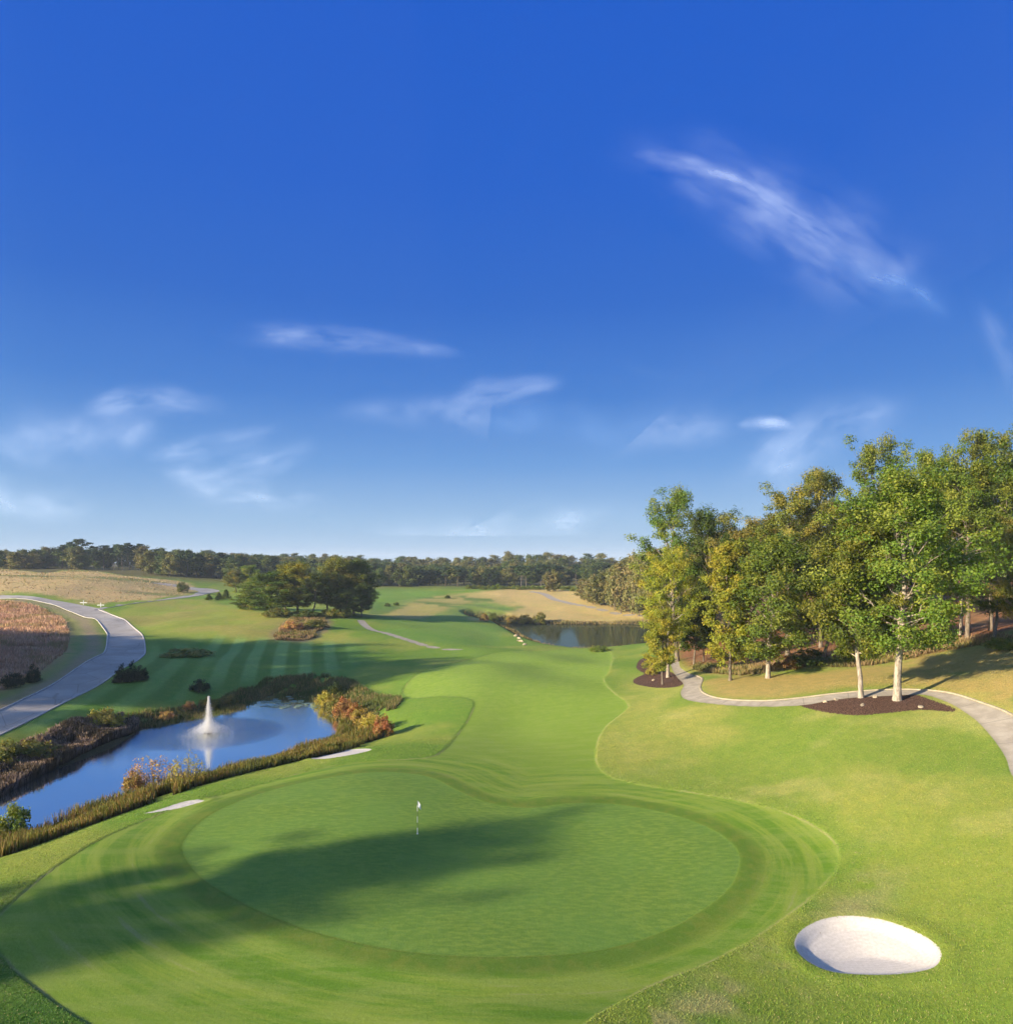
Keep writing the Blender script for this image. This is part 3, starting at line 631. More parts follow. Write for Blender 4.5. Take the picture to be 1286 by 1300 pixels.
GROVE = [(VASE,1139,889,572,150,'tall lime green tree with pale spreading branches and thick white trunk on mulch','grove',dict(lm=L_LIME,bm=B_PALE,rz=.4)),
 (LOW,1093,886,650,92,'mid green tree with slim leaning trunk, left of the two on the long mulch bed','grove',dict(lm=L_GREEN,bm=B_PALE,rz=2.1)),
 (DENSE,975,861,672,106,'dense dark green round tree with short pale trunk in the grass behind the cart path','grove',dict(lm=L_GREEN,bm=B_PALE)),
 (SLIM,927,864,684,50,'slim yellow columnar tree standing by the cart path bend','grove',dict(lm=L_YELLOW,bm=B_GREY)),
 (OAK[0],848,860,690,74,'yellow green tree on the small round mulch bed at the path bend','grove',dict(lm=L_YELLOW,bm=B_PALE,rz=1)),
 (SMALL,841,869,770,38,'thin young tree leaning beside the yellow green tree on the small mulch bed','grove',dict(lm=L_YELLOW,bm=B_GREY)),
 (TALL[0],860,840,612,86,'tallest blue green oak at the left end of the grove','grove',dict(lm=L_GREEN)),
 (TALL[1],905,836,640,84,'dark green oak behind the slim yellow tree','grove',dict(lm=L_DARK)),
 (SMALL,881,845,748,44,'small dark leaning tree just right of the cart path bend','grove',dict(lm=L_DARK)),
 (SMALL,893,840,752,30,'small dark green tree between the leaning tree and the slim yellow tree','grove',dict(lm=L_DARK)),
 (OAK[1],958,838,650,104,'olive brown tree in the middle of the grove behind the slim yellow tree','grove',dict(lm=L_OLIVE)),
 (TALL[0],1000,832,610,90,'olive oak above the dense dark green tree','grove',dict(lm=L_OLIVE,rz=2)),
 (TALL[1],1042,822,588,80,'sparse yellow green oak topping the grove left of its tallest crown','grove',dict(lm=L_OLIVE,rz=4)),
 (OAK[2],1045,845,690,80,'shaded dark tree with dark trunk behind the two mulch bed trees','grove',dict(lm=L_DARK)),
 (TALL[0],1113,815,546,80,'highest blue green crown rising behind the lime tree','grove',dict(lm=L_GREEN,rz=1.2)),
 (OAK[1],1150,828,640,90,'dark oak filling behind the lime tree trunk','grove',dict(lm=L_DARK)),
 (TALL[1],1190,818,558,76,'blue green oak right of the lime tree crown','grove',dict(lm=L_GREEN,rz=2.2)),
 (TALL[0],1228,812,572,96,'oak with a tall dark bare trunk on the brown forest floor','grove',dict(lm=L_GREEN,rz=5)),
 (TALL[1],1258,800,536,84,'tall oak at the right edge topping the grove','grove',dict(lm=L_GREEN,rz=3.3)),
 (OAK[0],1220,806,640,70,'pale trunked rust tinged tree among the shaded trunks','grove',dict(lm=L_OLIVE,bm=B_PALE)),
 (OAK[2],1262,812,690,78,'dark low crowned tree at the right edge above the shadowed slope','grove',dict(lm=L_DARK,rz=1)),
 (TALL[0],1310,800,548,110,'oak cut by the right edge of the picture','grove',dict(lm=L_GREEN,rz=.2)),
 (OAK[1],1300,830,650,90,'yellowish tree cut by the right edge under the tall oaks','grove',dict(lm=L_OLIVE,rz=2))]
for M, px, py, top, w, lab, g, kw in GROVE: ptree(M, px, py, top, w, lab, G, kind='oak_tree' if M in TALL or M in OAK else 'broadleaf_tree', **kw)
# second line of the wood behind, seen between the crowns
for k in range(27):
    px = 872+k*17.5+random.uniform(-8, 8); d = random.uniform(112, 150)+k*.6
    x = (px-CX)/F*d; z = gz(x, d); top = np.interp(px, [830,880,950,1010,1060,1110,1200,1300,1360], [655,668,655,640,625,605,585,572,575])+random.uniform(0, 22)
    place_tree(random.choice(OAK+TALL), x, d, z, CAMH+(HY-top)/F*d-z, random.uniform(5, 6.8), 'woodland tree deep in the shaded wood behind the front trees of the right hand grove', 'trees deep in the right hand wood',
               kind='oak_tree', lm=random.choice([L_DARK, L_DARK, L_OLIVE]))  # mostly dark foliage, so shade in the gaps between crowns is coloured in

# middle left clump
G = 'trees of the clump beside the striped slope'
for M, px, py, top, w, lab, kw in [
 (DENSE,343,780,724,70,'broad green tree at the left of the clump above the mown slope',dict(lm=L_GREEN,bm=B_GREY)), (CEDAR,318,774,741,42,'low feathery green cedar at the left edge of the clump',dict(lm=L_GREEN)),
 (DENSE,378,779,711,50,'sunlit yellow topped tree in the middle of the clump',dict(lm=L_YELLOW,bm=B_GREY)), (OAK[1],362,776,722,50,'green round tree behind the broad green one of the clump',dict(lm=L_GREEN)),
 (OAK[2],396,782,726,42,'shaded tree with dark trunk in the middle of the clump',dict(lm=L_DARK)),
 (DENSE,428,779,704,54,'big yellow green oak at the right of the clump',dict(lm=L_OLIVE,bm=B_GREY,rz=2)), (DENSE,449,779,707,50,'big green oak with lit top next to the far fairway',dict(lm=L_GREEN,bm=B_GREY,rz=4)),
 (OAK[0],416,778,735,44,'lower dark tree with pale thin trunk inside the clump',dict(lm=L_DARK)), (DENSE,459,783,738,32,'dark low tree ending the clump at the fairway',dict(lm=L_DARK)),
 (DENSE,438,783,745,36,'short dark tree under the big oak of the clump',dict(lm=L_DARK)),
 (SMALL,300,752,722,26,'small olive tree in front of the far treeline left of the clump',dict(lm=L_OLIVE)), (SMALL,316,752,716,24,'small light green tree just left of the clump',dict(lm=L_LIME))]:
    ptree(M, px, py, top, w, lab, G, kind='cedar_tree' if M is CEDAR else 'oak_tree', **kw)

# far trees, share meshes
FT = [make_tree(s, 17, .10, 4.3, 20, 24, .8, p, .24, 1.5, sec=2, flat=1.0, nfill=22, tmat=B_FAR, lmat=L_FAR) for s, p in ((81, 'oval'), (82, 'oval'), (83, 'col'))]
FP = [make_tree(s, 21, .55, 3.2, 12, 26, .75, 'pine', .24, 1.3, sec=2, flat=.5, tmat=B_FAR, lmat=L_PINE) for s in (91, 92)]
def ftree(px, d, top, M, lab, grp, lm=None, kind='woodland_tree', rad=None):
    x = (px-CX)/F*d; z = gz(x, d); h = CAMH+(HY-top)/F*d-z
    if h < 10: h = random.uniform(9, 12)
    return place_tree(M, x, d, z-.2, h, rad or random.uniform(4.2, 6.2), lab, grp, kind=kind, lm=lm)
topL = lambda px: float(np.interp(px, [-40,20,60,70,95,110,130,150,200,240,280,330,420,470,520,560,620,650,700,740,790,830], [699,702,697,690,689,697,692,690,694,699,702,707,704,709,706,705,706,702,701,704,708,704]))
for k in range(52):                                     # left wood behind the hill field
    px = -35+k*6.6+random.uniform(-2, 2); d = random.uniform(395, 430)+ (0 if px < 180 else -40)
    pine = random.random() < .38 and px > 60
    if px < 60: dl = 'dark round trees at the left end of the far treeline above the dry hill'
    else: dl = 'tall straight pine in the treeline above the dry hill field' if pine else 'leafy tree in the treeline above the dry hill field'
    ftree(px, d, topL(px)+random.uniform(-3, 7), random.choice(FP if pine else FT), dl.replace('trees', 'tree'), dl.replace('tree ', 'trees ', 1) if False else 'trees of the wood above the dry hill field', random.choice([None, None, L_FARO]) if not pine else None,
          kind='pine_tree' if pine else 'woodland_tree', rad=random.uniform(3.6, 5.4) if not pine else 3.2)
for k in range(36):
    px = -35+k*9.6+random.uniform(-3, 3); ftree(px, random.uniform(440, 480), topL(px)+random.uniform(-1, 6), random.choice(FT), 'tree in the back row of the wood above the dry hill field', 'trees of the wood above the dry hill field', random.choice([None, L_PINE]), rad=5.5)
ftree(98, 400, 683, FP[0], 'tallest pine sticking up from the far treeline on the left', 'trees of the wood above the dry hill field', kind='pine_tree', rad=4.5)
for k in range(66):                                      # edge row across the middle
    px = 235+k*8.7+random.uniform(-3, 3); d = random.uniform(372, 398); pine = random.random() < .25
    ftree(px, d, topL(px)+random.uniform(14, 26), random.choice(FP if pine else FT), 'tall pine at the edge of the far wood beyond the dry meadow' if pine else 'tree at the edge of the far wood beyond the dry meadow',
          'trees at the edge of the far wood', random.choice([None, None, L_PINE, L_FARO]) if not pine else None, kind='pine_tree' if pine else 'woodland_tree', rad=random.uniform(3.6, 5.0) if not pine else 3.0)
for row, (d0, off) in enumerate(((440, 12), (500, 6), (570, 0), (650, -3))):
    cnt = 46-row*3
    for k in range(cnt):
        px = 225+k*(620/cnt)+random.uniform(-5, 5)
        ftree(px, d0+random.uniform(-18, 18), topL(px)+off+random.uniform(-2, 5), random.choice(FT), 'rounded sunlit tree crown on the wooded hill behind the far meadow', 'trees covering the far hill', random.choice([None, L_FARO, None]), rad=random.uniform(4.6, 6.2))
# right behind lake
for k in range(16):
    px = 742+k*6.5+random.uniform(-3, 3); d = 300-k*4+random.uniform(-12, 12)
    ftree(px, d, np.interp(px, [740,770,800,850], [738,722,700,690])+random.uniform(-4, 5), random.choice(FT), 'greyish olive thinly leaved tree right of the lake shore meadow', 'olive trees right of the lake', L_FARO, rad=random.uniform(2.6, 3.8))
for px, w_, t in ((698,9,727),(706,8,725)):
    ftree(px, 330, t, FT[0], 'left tree of the lone pair in the far meadow' if px == 698 else 'right tree of the lone pair in the far meadow', 'lone pair of trees in the far meadow', L_FARO, rad=2.6)
# wood off to the left that shades the slope and the green (outside the picture)
CASTERS = [(-93,116,22),(-102,118,22),(-111,116,23),(-120,118,22),(-129,117,22),(-139,118,22),(-149,117,23),(-160,118,22),(-172,118,22),
 (-95,106,24),(-105,107,23),(-116,106,23),(-128,107,23),(-141,106,22),(-84,97,27),(-91,90,28),(-98,97,26),(-108,96,24),(-119,95,23),(-132,95,22),
 (-82,87,29),(-92,80,28),(-102,85,24),(-112,84,22),(-124,84,22),(-104,73,20),(-115,72,20),(-98,64,17),
 (-53,19,22),(-60,16.5,22)]
for k, (x, y, h) in enumerate(CASTERS):
    place_tree(random.choice(OAK), x, y, gz(x, y), h, 6.6 if k < 28 else 5.0, 'green oak of the wood left of the road, outside the picture', 'oaks left of the road', kind='oak_tree')

# ------------------------------------------------------------------ shrubs
def make_shrub(seed, R=1.5, Ht=2.0, n_=26, per=60, size=.14, rc=.4, stems=6, shape='dome', lm=None):
    rng = np.random.default_rng(seed); cents = []; parts = []
    for k in range(n_):
        a = rng.random()*6.28; q = R*math.sqrt(rng.random())*.85; t = rng.random()
        zt = Ht*math.sqrt(max(1-(q/R)**2, .05)) if shape == 'dome' else Ht*max(1-q/R, .1)
        cents.append((math.cos(a)*q, math.sin(a)*q, max(zt*(.25+.7*t)-.1, .15)))
    for k in range(stems):
        a = rng.random()*6.28; c = cents[rng.integers(len(cents))]
        parts.append(tube([(math.cos(a)*.1, math.sin(a)*.1, -.2), (c[0]*.5, c[1]*.5, c[2]*.6), c], [.03, .018, .006], 4))
    cents = np.array(cents); rads = rc*(.7+.6*rng.random(n_))
    V, Q, var, cl = leaves(rng, cents, rads, per, size, .85, .5, np.array([0, 0, 0.]))
    V[:, 2] = np.maximum(V[:, 2], .02)
    tv, tq = merge(parts)
    return dict(trunk=mesh_np('stem', tv, tq, B_GREY, True), crown=mesh_np('foliage', V, Q, lm or L_DARK, False, dict(var=var, clump=cl)), top=V[:, 2].max(), r=np.percentile(np.abs(V[:, 0]), 98))
def place_shrub(M, px, py, top, wpx, label, group=None, lm=None, kind='shrub', cat='shrub', depth=None):
    p = at(px, py)
    if depth: pass
    h = max(CAMH+(HY-top)/F*p.y-p.z, .3); rad = wpx/2/F*p.y
    o = empty(kind, p, random.random()*6.28); o.scale = (rad/M['r'], rad/M['r'], h/M['top']); tag(o, label, cat, group)
    for k, nm in (('trunk', 'stem'), ('crown', 'foliage')):
        c = link(nm, M[k], o)
        if lm and k == 'crown': c.material_slots[0].link = 'OBJECT'; c.material_slots[0].material = lm
    return o
SH = make_shrub(201, 1.6, 2.0, 40, 80, .16, .42); SHC = make_shrub(202, 1.1, 3.2, 46, 80, .15, .36, shape='cone'); SHS = make_shrub(203, 2.2, 3.0, 130, 12, .12, .26, stems=60, lm=L_GOLD); SHW = make_shrub(204, 2.2, 1.8, 60, 70, .16, .4)
L_EVER = leaf_mat('evergreen_leaves', (.008, .024, .008), (.018, .04, .014), (.025, .05, .015), .1)
L_PINK = leaf_mat('pinkish_leaves', (.36, .17, .08), (.42, .25, .11), (.40, .30, .05))
for px, py, top, w, l in [(153,866,842,18,'left dark evergreen shrub of the row beside the road'),(167,865,838,18,'middle dark evergreen shrub of the row beside the road, the tallest'),(180,863,843,17,'right dark evergreen shrub of the row beside the road'),
                          (17,872,853,27,'wide dark evergreen shrub inside the road bend'),(42,866,842,17,'upright dark evergreen shrub inside the road bend, right of the wide one'),(254,878,861,22,'dark evergreen shrub in the shade above the fountain')]:
    place_shrub(SHC if w < 19 else SHW, px, py, top, w, l, 'dark evergreen shrubs near the road', L_EVER)
for px, py, top, w, l, lm, M in [(237,833,822,54,'low spreading shrub bed in the middle of the striped slope',L_OLIVE,SHW),
    (133,926,898,48,'bright yellow green rounded shrub on the far bank of the pond',L_GOLD,SH),(100,936,922,22,'low yellow shrub left of the rounded yellow one on the pond bank',L_GOLD,SH),
    (42,966,938,62,'yellow green shrub on the pond bank at the left edge above the reeds',L_OLIVE,SH),(5,972,938,40,'olive green shrub cut by the left edge above the reeds',L_OLIVE,SH),
    (14,1072,1018,48,'bright lime shrub at the left edge on the near pond bank',L_LIME,SH),
    (196,1004,957,64,'sparse pinkish orange shrub standing against the pond water',L_PINK,SHS),(238,1000,953,46,'sparse yellow leaved shrub right of the pink one on the near bank',L_GOLD,SHS),(170,1013,975,30,'small orange shrub left of the sparse pink one',L_RUST,SH),
    (414,897,876,26,'pale tan and green bush at the top of the red bush row',L_GOLD,SH),(426,904,880,26,'second bush of the row, yellow green',L_OLIVE,SH),(437,911,883,28,'bright rust red bush in the row at the far end of the pond',L_RUST,SH),
    (449,917,891,28,'orange red bush in the middle of the row at the far end of the pond',L_RUST,SH),(460,925,898,30,'golden bush in the row at the far end of the pond',L_GOLD,SH),(473,931,903,32,'yellow orange bush near the right end of the row',L_GOLD,SH),
    (487,935,906,28,'rust red bush ending the row beside the fairway',L_RUST,SH),(428,884,864,30,'dark purple brown bush behind the red bush row',L_DARK,SH),
    (240,902,889,18,'tan bush on the far bank behind the fountain',L_PINK,SH),(265,898,884,26,'olive bush right behind the fountain',L_OLIVE,SH),(290,897,882,24,'brown olive bush on the far pond bank right of the fountain',L_OLIVE,SH),
    (210,914,903,26,'pale orange grassy bush on the far bank left of the fountain',L_PINK,SH),
    (821,849,838,14,'small round golden grass clump left of the small mulch bed',L_OLIVE,SH),(828,857,843,15,'larger round golden grass clump beside the small mulch bed',L_GOLD,SH),
    (1030,845,822,52,'wide low green bush in the forest edge behind the pale trunks',L_DARK,SHW),(1000,850,832,30,'red tinged low bush in the forest edge beside the dense dark tree',L_RUST,SHW),(1078,843,828,30,'low dark bush right of the wide forest edge bush',L_DARK,SHW),
    (1268,825,808,34,'low light green bush on the slope by the right edge',L_LIME,SHW),
    (627,790,777,14,'dark green bush at the left end of the lake',L_DARK,SH),(615,789,778,12,'tan bush at the left end of the lake',L_PINK,SH),(652,791,781,22,'low yellow bush on the far lake shore',L_GOLD,SH),(668,792,779,20,'golden round bush on the far lake shore',L_GOLD,SH),
    (685,792,776,18,'olive gold taller bush on the far lake shore',L_OLIVE,SH),(760,827,819,24,'low lime bush on the near shore of the lake',L_LIME,SHW),
    (352,783,771,34,'low dark undergrowth at the foot of the left part of the clump',L_OLIVE,SHW),(388,784,773,34,'undergrowth between the trunks in the middle of the clump',L_DARK,SHW),(424,784,772,36,'undergrowth below the right oaks of the clump',L_OLIVE,SHW),
    (372,800,786,26,'tan tangled bush in the tall grass below the clump',L_PINK,SHW),(400,797,785,26,'green bush at the right end of the tall grass below the clump',L_OLIVE,SHW),
    (232,752,738,16,'dark round shrub at the end of the side road',L_DARK,SH)]:
    place_shrub(M, px, py, top, w, l, 'bushes around the water and woods', lm, kind='bush', cat='bush')
for k, (px, py, top, w) in enumerate([(265,762,754,9),(287,761,748,10),(278,762,752,9),(306,764,756,9)]):
    ptree(CEDAR, px, py, top, w, ['low young pine nearest the side road end','taller young pine left of the clump','middle young pine left of the clump','low young pine touching the clump'][k], 'young pines left of the clump', kind='young_pine', cat='young pine', lm=L_GREEN)
for k in range(26):
    px = 595+k*6.3; py = 748+random.uniform(-.6, .8)+(k > 20)*3
    place_shrub(SH, px, py, py-random.uniform(4.5, 7), random.uniform(7, 10), 'small green pine bush in the hedge line at the foot of the far wood', 'hedge line of bushes below the far wood', L_GREEN, kind='bush', cat='bush')
for k in range(15):
    px = 742+k*7; py = 757+k*1.35
    place_shrub(SHW, px, py, py-random.uniform(9, 13), random.uniform(13, 18), 'bright green bush in the hedge along the far track beyond the lake', 'green hedge bushes along the far track', L_GREEN, kind='bush', cat='bush')
for px, py in ((492,770),(503,769),(568,760)):
    place_shrub(SH, px, py, py-5, 8, {492:'left small dark bush on the far fairway',503:'second small dark bush on the far fairway',568:'dark low bush by the middle of the far fairway'}[px], 'small bushes on the far fairway', L_DARK, kind='bush', cat='bush')

# ------------------------------------------------------------------ reeds and long grass (blades)
def blade_mat(name, tr=.25):
    m = N(name); c = m.attr('bcol', 'Color'); d = m.bsdf(c, .7, .15); t = m.n('ShaderNodeBsdfTranslucent'); m.t.links.new(c, t.inputs[0])
    mx = m.n('ShaderNodeMixShader'); mx.inputs[0].default_value = tr; m.t.links.new(d, mx.inputs[1]); m.t.links.new(t.outputs[0], mx.inputs[2]); return m.done(mx.outputs[0])
BL = blade_mat('grass_blades')
def blades(name, polyfn, count, bbox, hr, w, c_bot, c_top, label, cat='grass', lean=.25, seed=5, plume=0, clump=True, hmod=None):
    rng = np.random.default_rng(seed); x0, y0, x1, y1 = bbox
    x = rng.uniform(x0, x1, count*6); y = rng.uniform(y0, y1, count*6); k = polyfn(x, y); x, y = x[k][:count], y[k][:count]
    if clump:
        dn = vnoise(x, y, .7, seed, 3); kk = dn > .36; x, y = x[kk], y[kk]
    n_ = len(x); z = H(x, y)-.03; patch = vnoise(x, y, .25, seed+3, 3); h = rng.uniform(hr[0], hr[1], n_)*(.55+.9*patch)
    if hmod is not None: h = h*hmod(x, y)
    a = rng.random(n_)*6.28; la = rng.random(n_)*6.28; ln = rng.random(n_)*lean*h; ww = w*(.6+.8*rng.random(n_))
    b = np.stack([x, y, z], 1); t = np.stack([x+np.cos(la)*ln, y+np.sin(la)*ln, z+h], 1); mid = b*.45+t*.55-np.stack([np.cos(la)*ln*.2, np.sin(la)*ln*.2, 0*h], 1)
    s = np.stack([np.cos(a), np.sin(a), 0*a], 1)*ww[:, None]*.5
    tw = .9 if plume else .25
    V = np.stack([b-s, b+s, mid+s*(1.6 if plume else .9), t+s*tw, t-s*tw, mid-s*(1.6 if plume else .9)], 1).reshape(-1, 3); i = np.arange(n_)[:, None]*6
    Q = np.concatenate([i+[0, 1, 2, 5], i+[5, 2, 3, 4]])
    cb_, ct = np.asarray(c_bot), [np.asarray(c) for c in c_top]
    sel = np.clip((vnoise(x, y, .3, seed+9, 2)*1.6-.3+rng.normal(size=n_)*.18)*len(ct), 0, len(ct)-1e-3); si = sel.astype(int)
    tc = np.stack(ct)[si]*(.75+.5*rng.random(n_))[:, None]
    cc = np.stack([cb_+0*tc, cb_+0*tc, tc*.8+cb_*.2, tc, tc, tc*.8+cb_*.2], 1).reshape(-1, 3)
    return tag(link(name, mesh_np(name, V, Q, BL, False, dict(bcol=cc))), label, cat, kind='stuff')
def inpoly(poly): return lambda x, y: sdf_poly(x, y, poly, 5) < 0
def bb(poly, m=0): return (*(poly.min(0)-m), *(poly.max(0)+m))
# near bank strip between pond and the mound, whole way; far bank left; far bank
nearb = catmull(W([(-60,1120),(0,1092),(60,1072),(120,1052),(180,1034),(250,1012),(330,990),(400,968),(440,955),(480,942),(470,930),(440,925),(420,940),(360,960),(300,975),(220,995),(150,1018),(60,1050),(0,1066),(-60,1085)], H), 3)
def nb(x, y):
    s = sdf_poly(x, y, pond, 12); s2 = sdf_poly(x, y, nearb, 6)
    return (s > -1.2) & (s < 7.5) & (s2 < .5)
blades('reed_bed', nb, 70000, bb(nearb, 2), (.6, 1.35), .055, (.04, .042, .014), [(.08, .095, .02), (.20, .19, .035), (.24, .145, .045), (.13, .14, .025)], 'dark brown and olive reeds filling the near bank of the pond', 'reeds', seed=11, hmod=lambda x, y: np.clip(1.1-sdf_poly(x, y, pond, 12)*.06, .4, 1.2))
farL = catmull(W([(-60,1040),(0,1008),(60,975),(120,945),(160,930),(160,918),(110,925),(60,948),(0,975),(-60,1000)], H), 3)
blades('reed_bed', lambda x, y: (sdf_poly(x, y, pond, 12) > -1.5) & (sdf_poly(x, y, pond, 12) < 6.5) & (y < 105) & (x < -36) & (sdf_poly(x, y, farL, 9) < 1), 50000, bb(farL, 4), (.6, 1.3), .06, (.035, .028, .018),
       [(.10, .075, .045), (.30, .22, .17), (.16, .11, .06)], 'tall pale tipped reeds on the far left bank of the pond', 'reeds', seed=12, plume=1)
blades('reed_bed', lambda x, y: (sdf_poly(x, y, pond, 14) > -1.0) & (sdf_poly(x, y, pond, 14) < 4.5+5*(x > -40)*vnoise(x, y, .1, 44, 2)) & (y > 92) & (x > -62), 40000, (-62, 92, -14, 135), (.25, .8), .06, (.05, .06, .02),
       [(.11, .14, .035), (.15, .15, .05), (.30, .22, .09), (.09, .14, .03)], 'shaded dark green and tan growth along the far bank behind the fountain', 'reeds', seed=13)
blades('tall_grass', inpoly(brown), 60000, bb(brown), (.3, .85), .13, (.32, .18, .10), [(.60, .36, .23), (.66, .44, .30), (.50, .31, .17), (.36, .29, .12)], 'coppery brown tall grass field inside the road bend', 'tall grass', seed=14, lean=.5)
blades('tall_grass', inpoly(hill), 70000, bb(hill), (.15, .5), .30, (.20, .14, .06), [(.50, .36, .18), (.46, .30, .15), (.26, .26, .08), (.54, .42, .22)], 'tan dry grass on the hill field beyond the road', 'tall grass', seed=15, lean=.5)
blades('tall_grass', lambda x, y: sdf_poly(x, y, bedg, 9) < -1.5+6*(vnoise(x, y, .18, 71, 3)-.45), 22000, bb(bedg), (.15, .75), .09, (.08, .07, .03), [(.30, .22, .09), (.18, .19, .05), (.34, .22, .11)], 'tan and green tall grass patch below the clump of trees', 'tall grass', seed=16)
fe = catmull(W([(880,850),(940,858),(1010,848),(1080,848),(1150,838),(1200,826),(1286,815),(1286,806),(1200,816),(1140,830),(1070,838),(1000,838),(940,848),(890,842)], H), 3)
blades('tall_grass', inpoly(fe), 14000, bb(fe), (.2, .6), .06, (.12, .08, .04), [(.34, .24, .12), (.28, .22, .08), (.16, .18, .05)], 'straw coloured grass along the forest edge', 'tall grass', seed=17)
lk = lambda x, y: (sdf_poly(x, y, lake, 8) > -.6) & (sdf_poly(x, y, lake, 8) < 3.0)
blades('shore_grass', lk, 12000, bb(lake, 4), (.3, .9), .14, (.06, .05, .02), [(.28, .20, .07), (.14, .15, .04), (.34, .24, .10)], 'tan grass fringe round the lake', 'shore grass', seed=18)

def sample(arr, X, Y):
    a = np.arctan2(X, Y); r = np.hypot(X, Y); i = np.clip(np.searchsorted(rr, r), 0, nr_-1); j = np.clip(np.searchsorted(th, a), 0, nt_-1); return arr[i*nt_+j]
def rough_turf():
    rng = np.random.default_rng(77); n0 = 330000
    y = 27+(rng.random(n0)**1.35)*48; x = rng.uniform(-.72, .72, n0)*y
    k = (sample(S['fair'], x, y) > .02) & (sample(S['bunk'], x, y) > .02) & (sample(S['path'], x, y) > .1) & (sample(S['mulch'], x, y) > .1) & (sample(S['pond'], x, y) > 5)
    x, y = x[k], y[k]; n_ = len(x); z = H(x, y)-.01; hh = rng.uniform(.03, .085, n_)*(.6+.8*vnoise(x, y, .8, 5, 3)); a = rng.random(n_)*6.28; la = rng.random(n_)*6.28
    b = np.stack([x, y, z], 1); t = b+np.stack([np.cos(la)*hh*.6, np.sin(la)*hh*.6, hh], 1); s_ = np.stack([np.cos(a), np.sin(a), 0*a], 1)*rng.uniform(.012, .028, n_)[:, None]
    V = np.stack([b-s_, b+s_, t], 1).reshape(-1, 3); Q = np.arange(n_*3).reshape(-1, 3)
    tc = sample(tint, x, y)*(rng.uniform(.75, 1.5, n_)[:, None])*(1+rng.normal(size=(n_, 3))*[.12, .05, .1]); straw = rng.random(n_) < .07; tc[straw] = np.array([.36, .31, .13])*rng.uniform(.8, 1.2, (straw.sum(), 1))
    tag(link('rough_grass', mesh_np('rough_grass', V, Q, BL, False, dict(bcol=np.repeat(np.clip(tc, .01, 1), 3, 0)))), 'short tufted rough grass round the green and the bunker', 'grass', kind='stuff')
rough_turf()

# lily pads: one per pad
pad = []
LP = simple_mat('lily_pad', (.10, .16, .07), (.2, .26, .16), 2, .35, .5)
for k in range(46):
    px, py = random.uniform(332, 402), random.uniform(884, 899)
    p = zplane([(px, py)], POND_Z)[0]
    r = random.uniform(.25, .6); n_ = 12
    V = [(0, 0, .05)]+[(r*math.cos(a)*random.uniform(.92, 1.05), r*math.sin(a), .035+random.uniform(0, .02)) for a in np.linspace(.25, 6.05, n_)]
    V += [(x, y, z-.03) for x, y, z in V]
    Fs = [(0, i, i+1) for i in range(1, n_)]+[(n_+1, n_+2+i, n_+1+i) for i in range(1, n_)]+[(i, i+n_+1, i+n_+2, i+1) for i in range(1, n_)]
    me = bpy.data.meshes.new('lily_pad'); me.from_pydata(V, [], Fs); me.materials.append(LP)
    o = link('lily_pad', me); o.location = (p[0], p[1], POND_Z); o.rotation_euler.z = random.random()*6
    tag(o, 'pale green lily pad floating in the dark far corner of the pond', 'lily pad', 'lily pads in the pond')

# ------------------------------------------------------------------ rocks
def rock(px, py, s, label, group, mat):
    p = at(px, py); rng = np.random.default_rng(int(px*7+py)); import bmesh
    bm = bmesh.new(); bmesh.ops.create_icosphere(bm, subdivisions=2, radius=1)
    ax = rng.normal(size=(6, 3)); ax /= np.linalg.norm(ax, axis=1, keepdims=True)
    for v in bm.verts:
        c = np.array(v.co); f = 1+.18*np.sin(c@ax[0]*3+1)+.12*np.sin(c@ax[1]*6); 
        for q in ax[2:]: 
            dd = c@q
            if dd > .65: f *= .65/dd
        v.co = Vector(c*f*np.array([1.2, .9, .65])*s)
    me = bpy.data.meshes.new('rock'); bm.to_mesh(me); bm.free(); me.materials.append(mat)
    o = link('rock', me); o.location = (p.x, p.y, p.z+s*.22); o.rotation_euler.z = rng.random()*6
    tag(o, label, 'rock', group)
RK = simple_mat('tan_rock', (.40, .33, .23), (.26, .21, .15), 6, .85, .2, .03)
for px, py, l in [(1047,892,'small tan rock at the left end of the long mulch bed'),(1061,889,'tiny tan rock near the leaning pale trunk'),(1095,896,'tan rock at the front of the mulch below the leaning trunk'),(1111,886,'tan rock between the two pale trunks'),(1169,898,'flat tan rock right of the thick white trunk'),(829,864,'tan rock on the small round mulch bed')]:
    rock(px, py, .24, l, 'rocks on the mulch beds', RK)
for k, (px, py) in enumerate([(655,808),(659,811),(662,815),(658,814),(666,819)]):
    rock(px, py, [.7, .5, .6, .4, .45][k], 'pale boulder in the pile on the lake shore beside the fairway', 'boulders on the lake shore', RK)

# ------------------------------------------------------------------ flag
WHITE = simple_mat('white_paint', (.80, .80, .78), (.74, .74, .72), 3, .4, .4)
def cyl(name, r0, r1, z0, z1, mat, parent, k=10):
    V, Q = tube([(0, 0, z0), (0, 0, (z0+z1)/2), (0, 0, z1)], [r0, (r0+r1)/2, r1], k)
    n_ = len(V); me = bpy.data.meshes.new(name); me.from_pydata([tuple(v) for v in V], [], [tuple(int(i) for i in q) for q in Q]+[tuple(range(k))[::-1], tuple(range(n_-k, n_))]); me.materials.append(mat)
    return link(name, me, parent)
fp = at(530, 1059); fl = empty('golf_flag', fp); tag(fl, 'white flag on a banded pole in the hole of the putting green', 'golf flag')
m = N('banded_pole'); oz = m.n('ShaderNodeSeparateXYZ'); m.t.links.new(m.n('ShaderNodeTexCoord').outputs['Object'], oz.inputs[0])
bands = m.math('GREATER_THAN', m.math('FRACT', m.math('MULTIPLY', oz.outputs[2], 1.35)), .55)
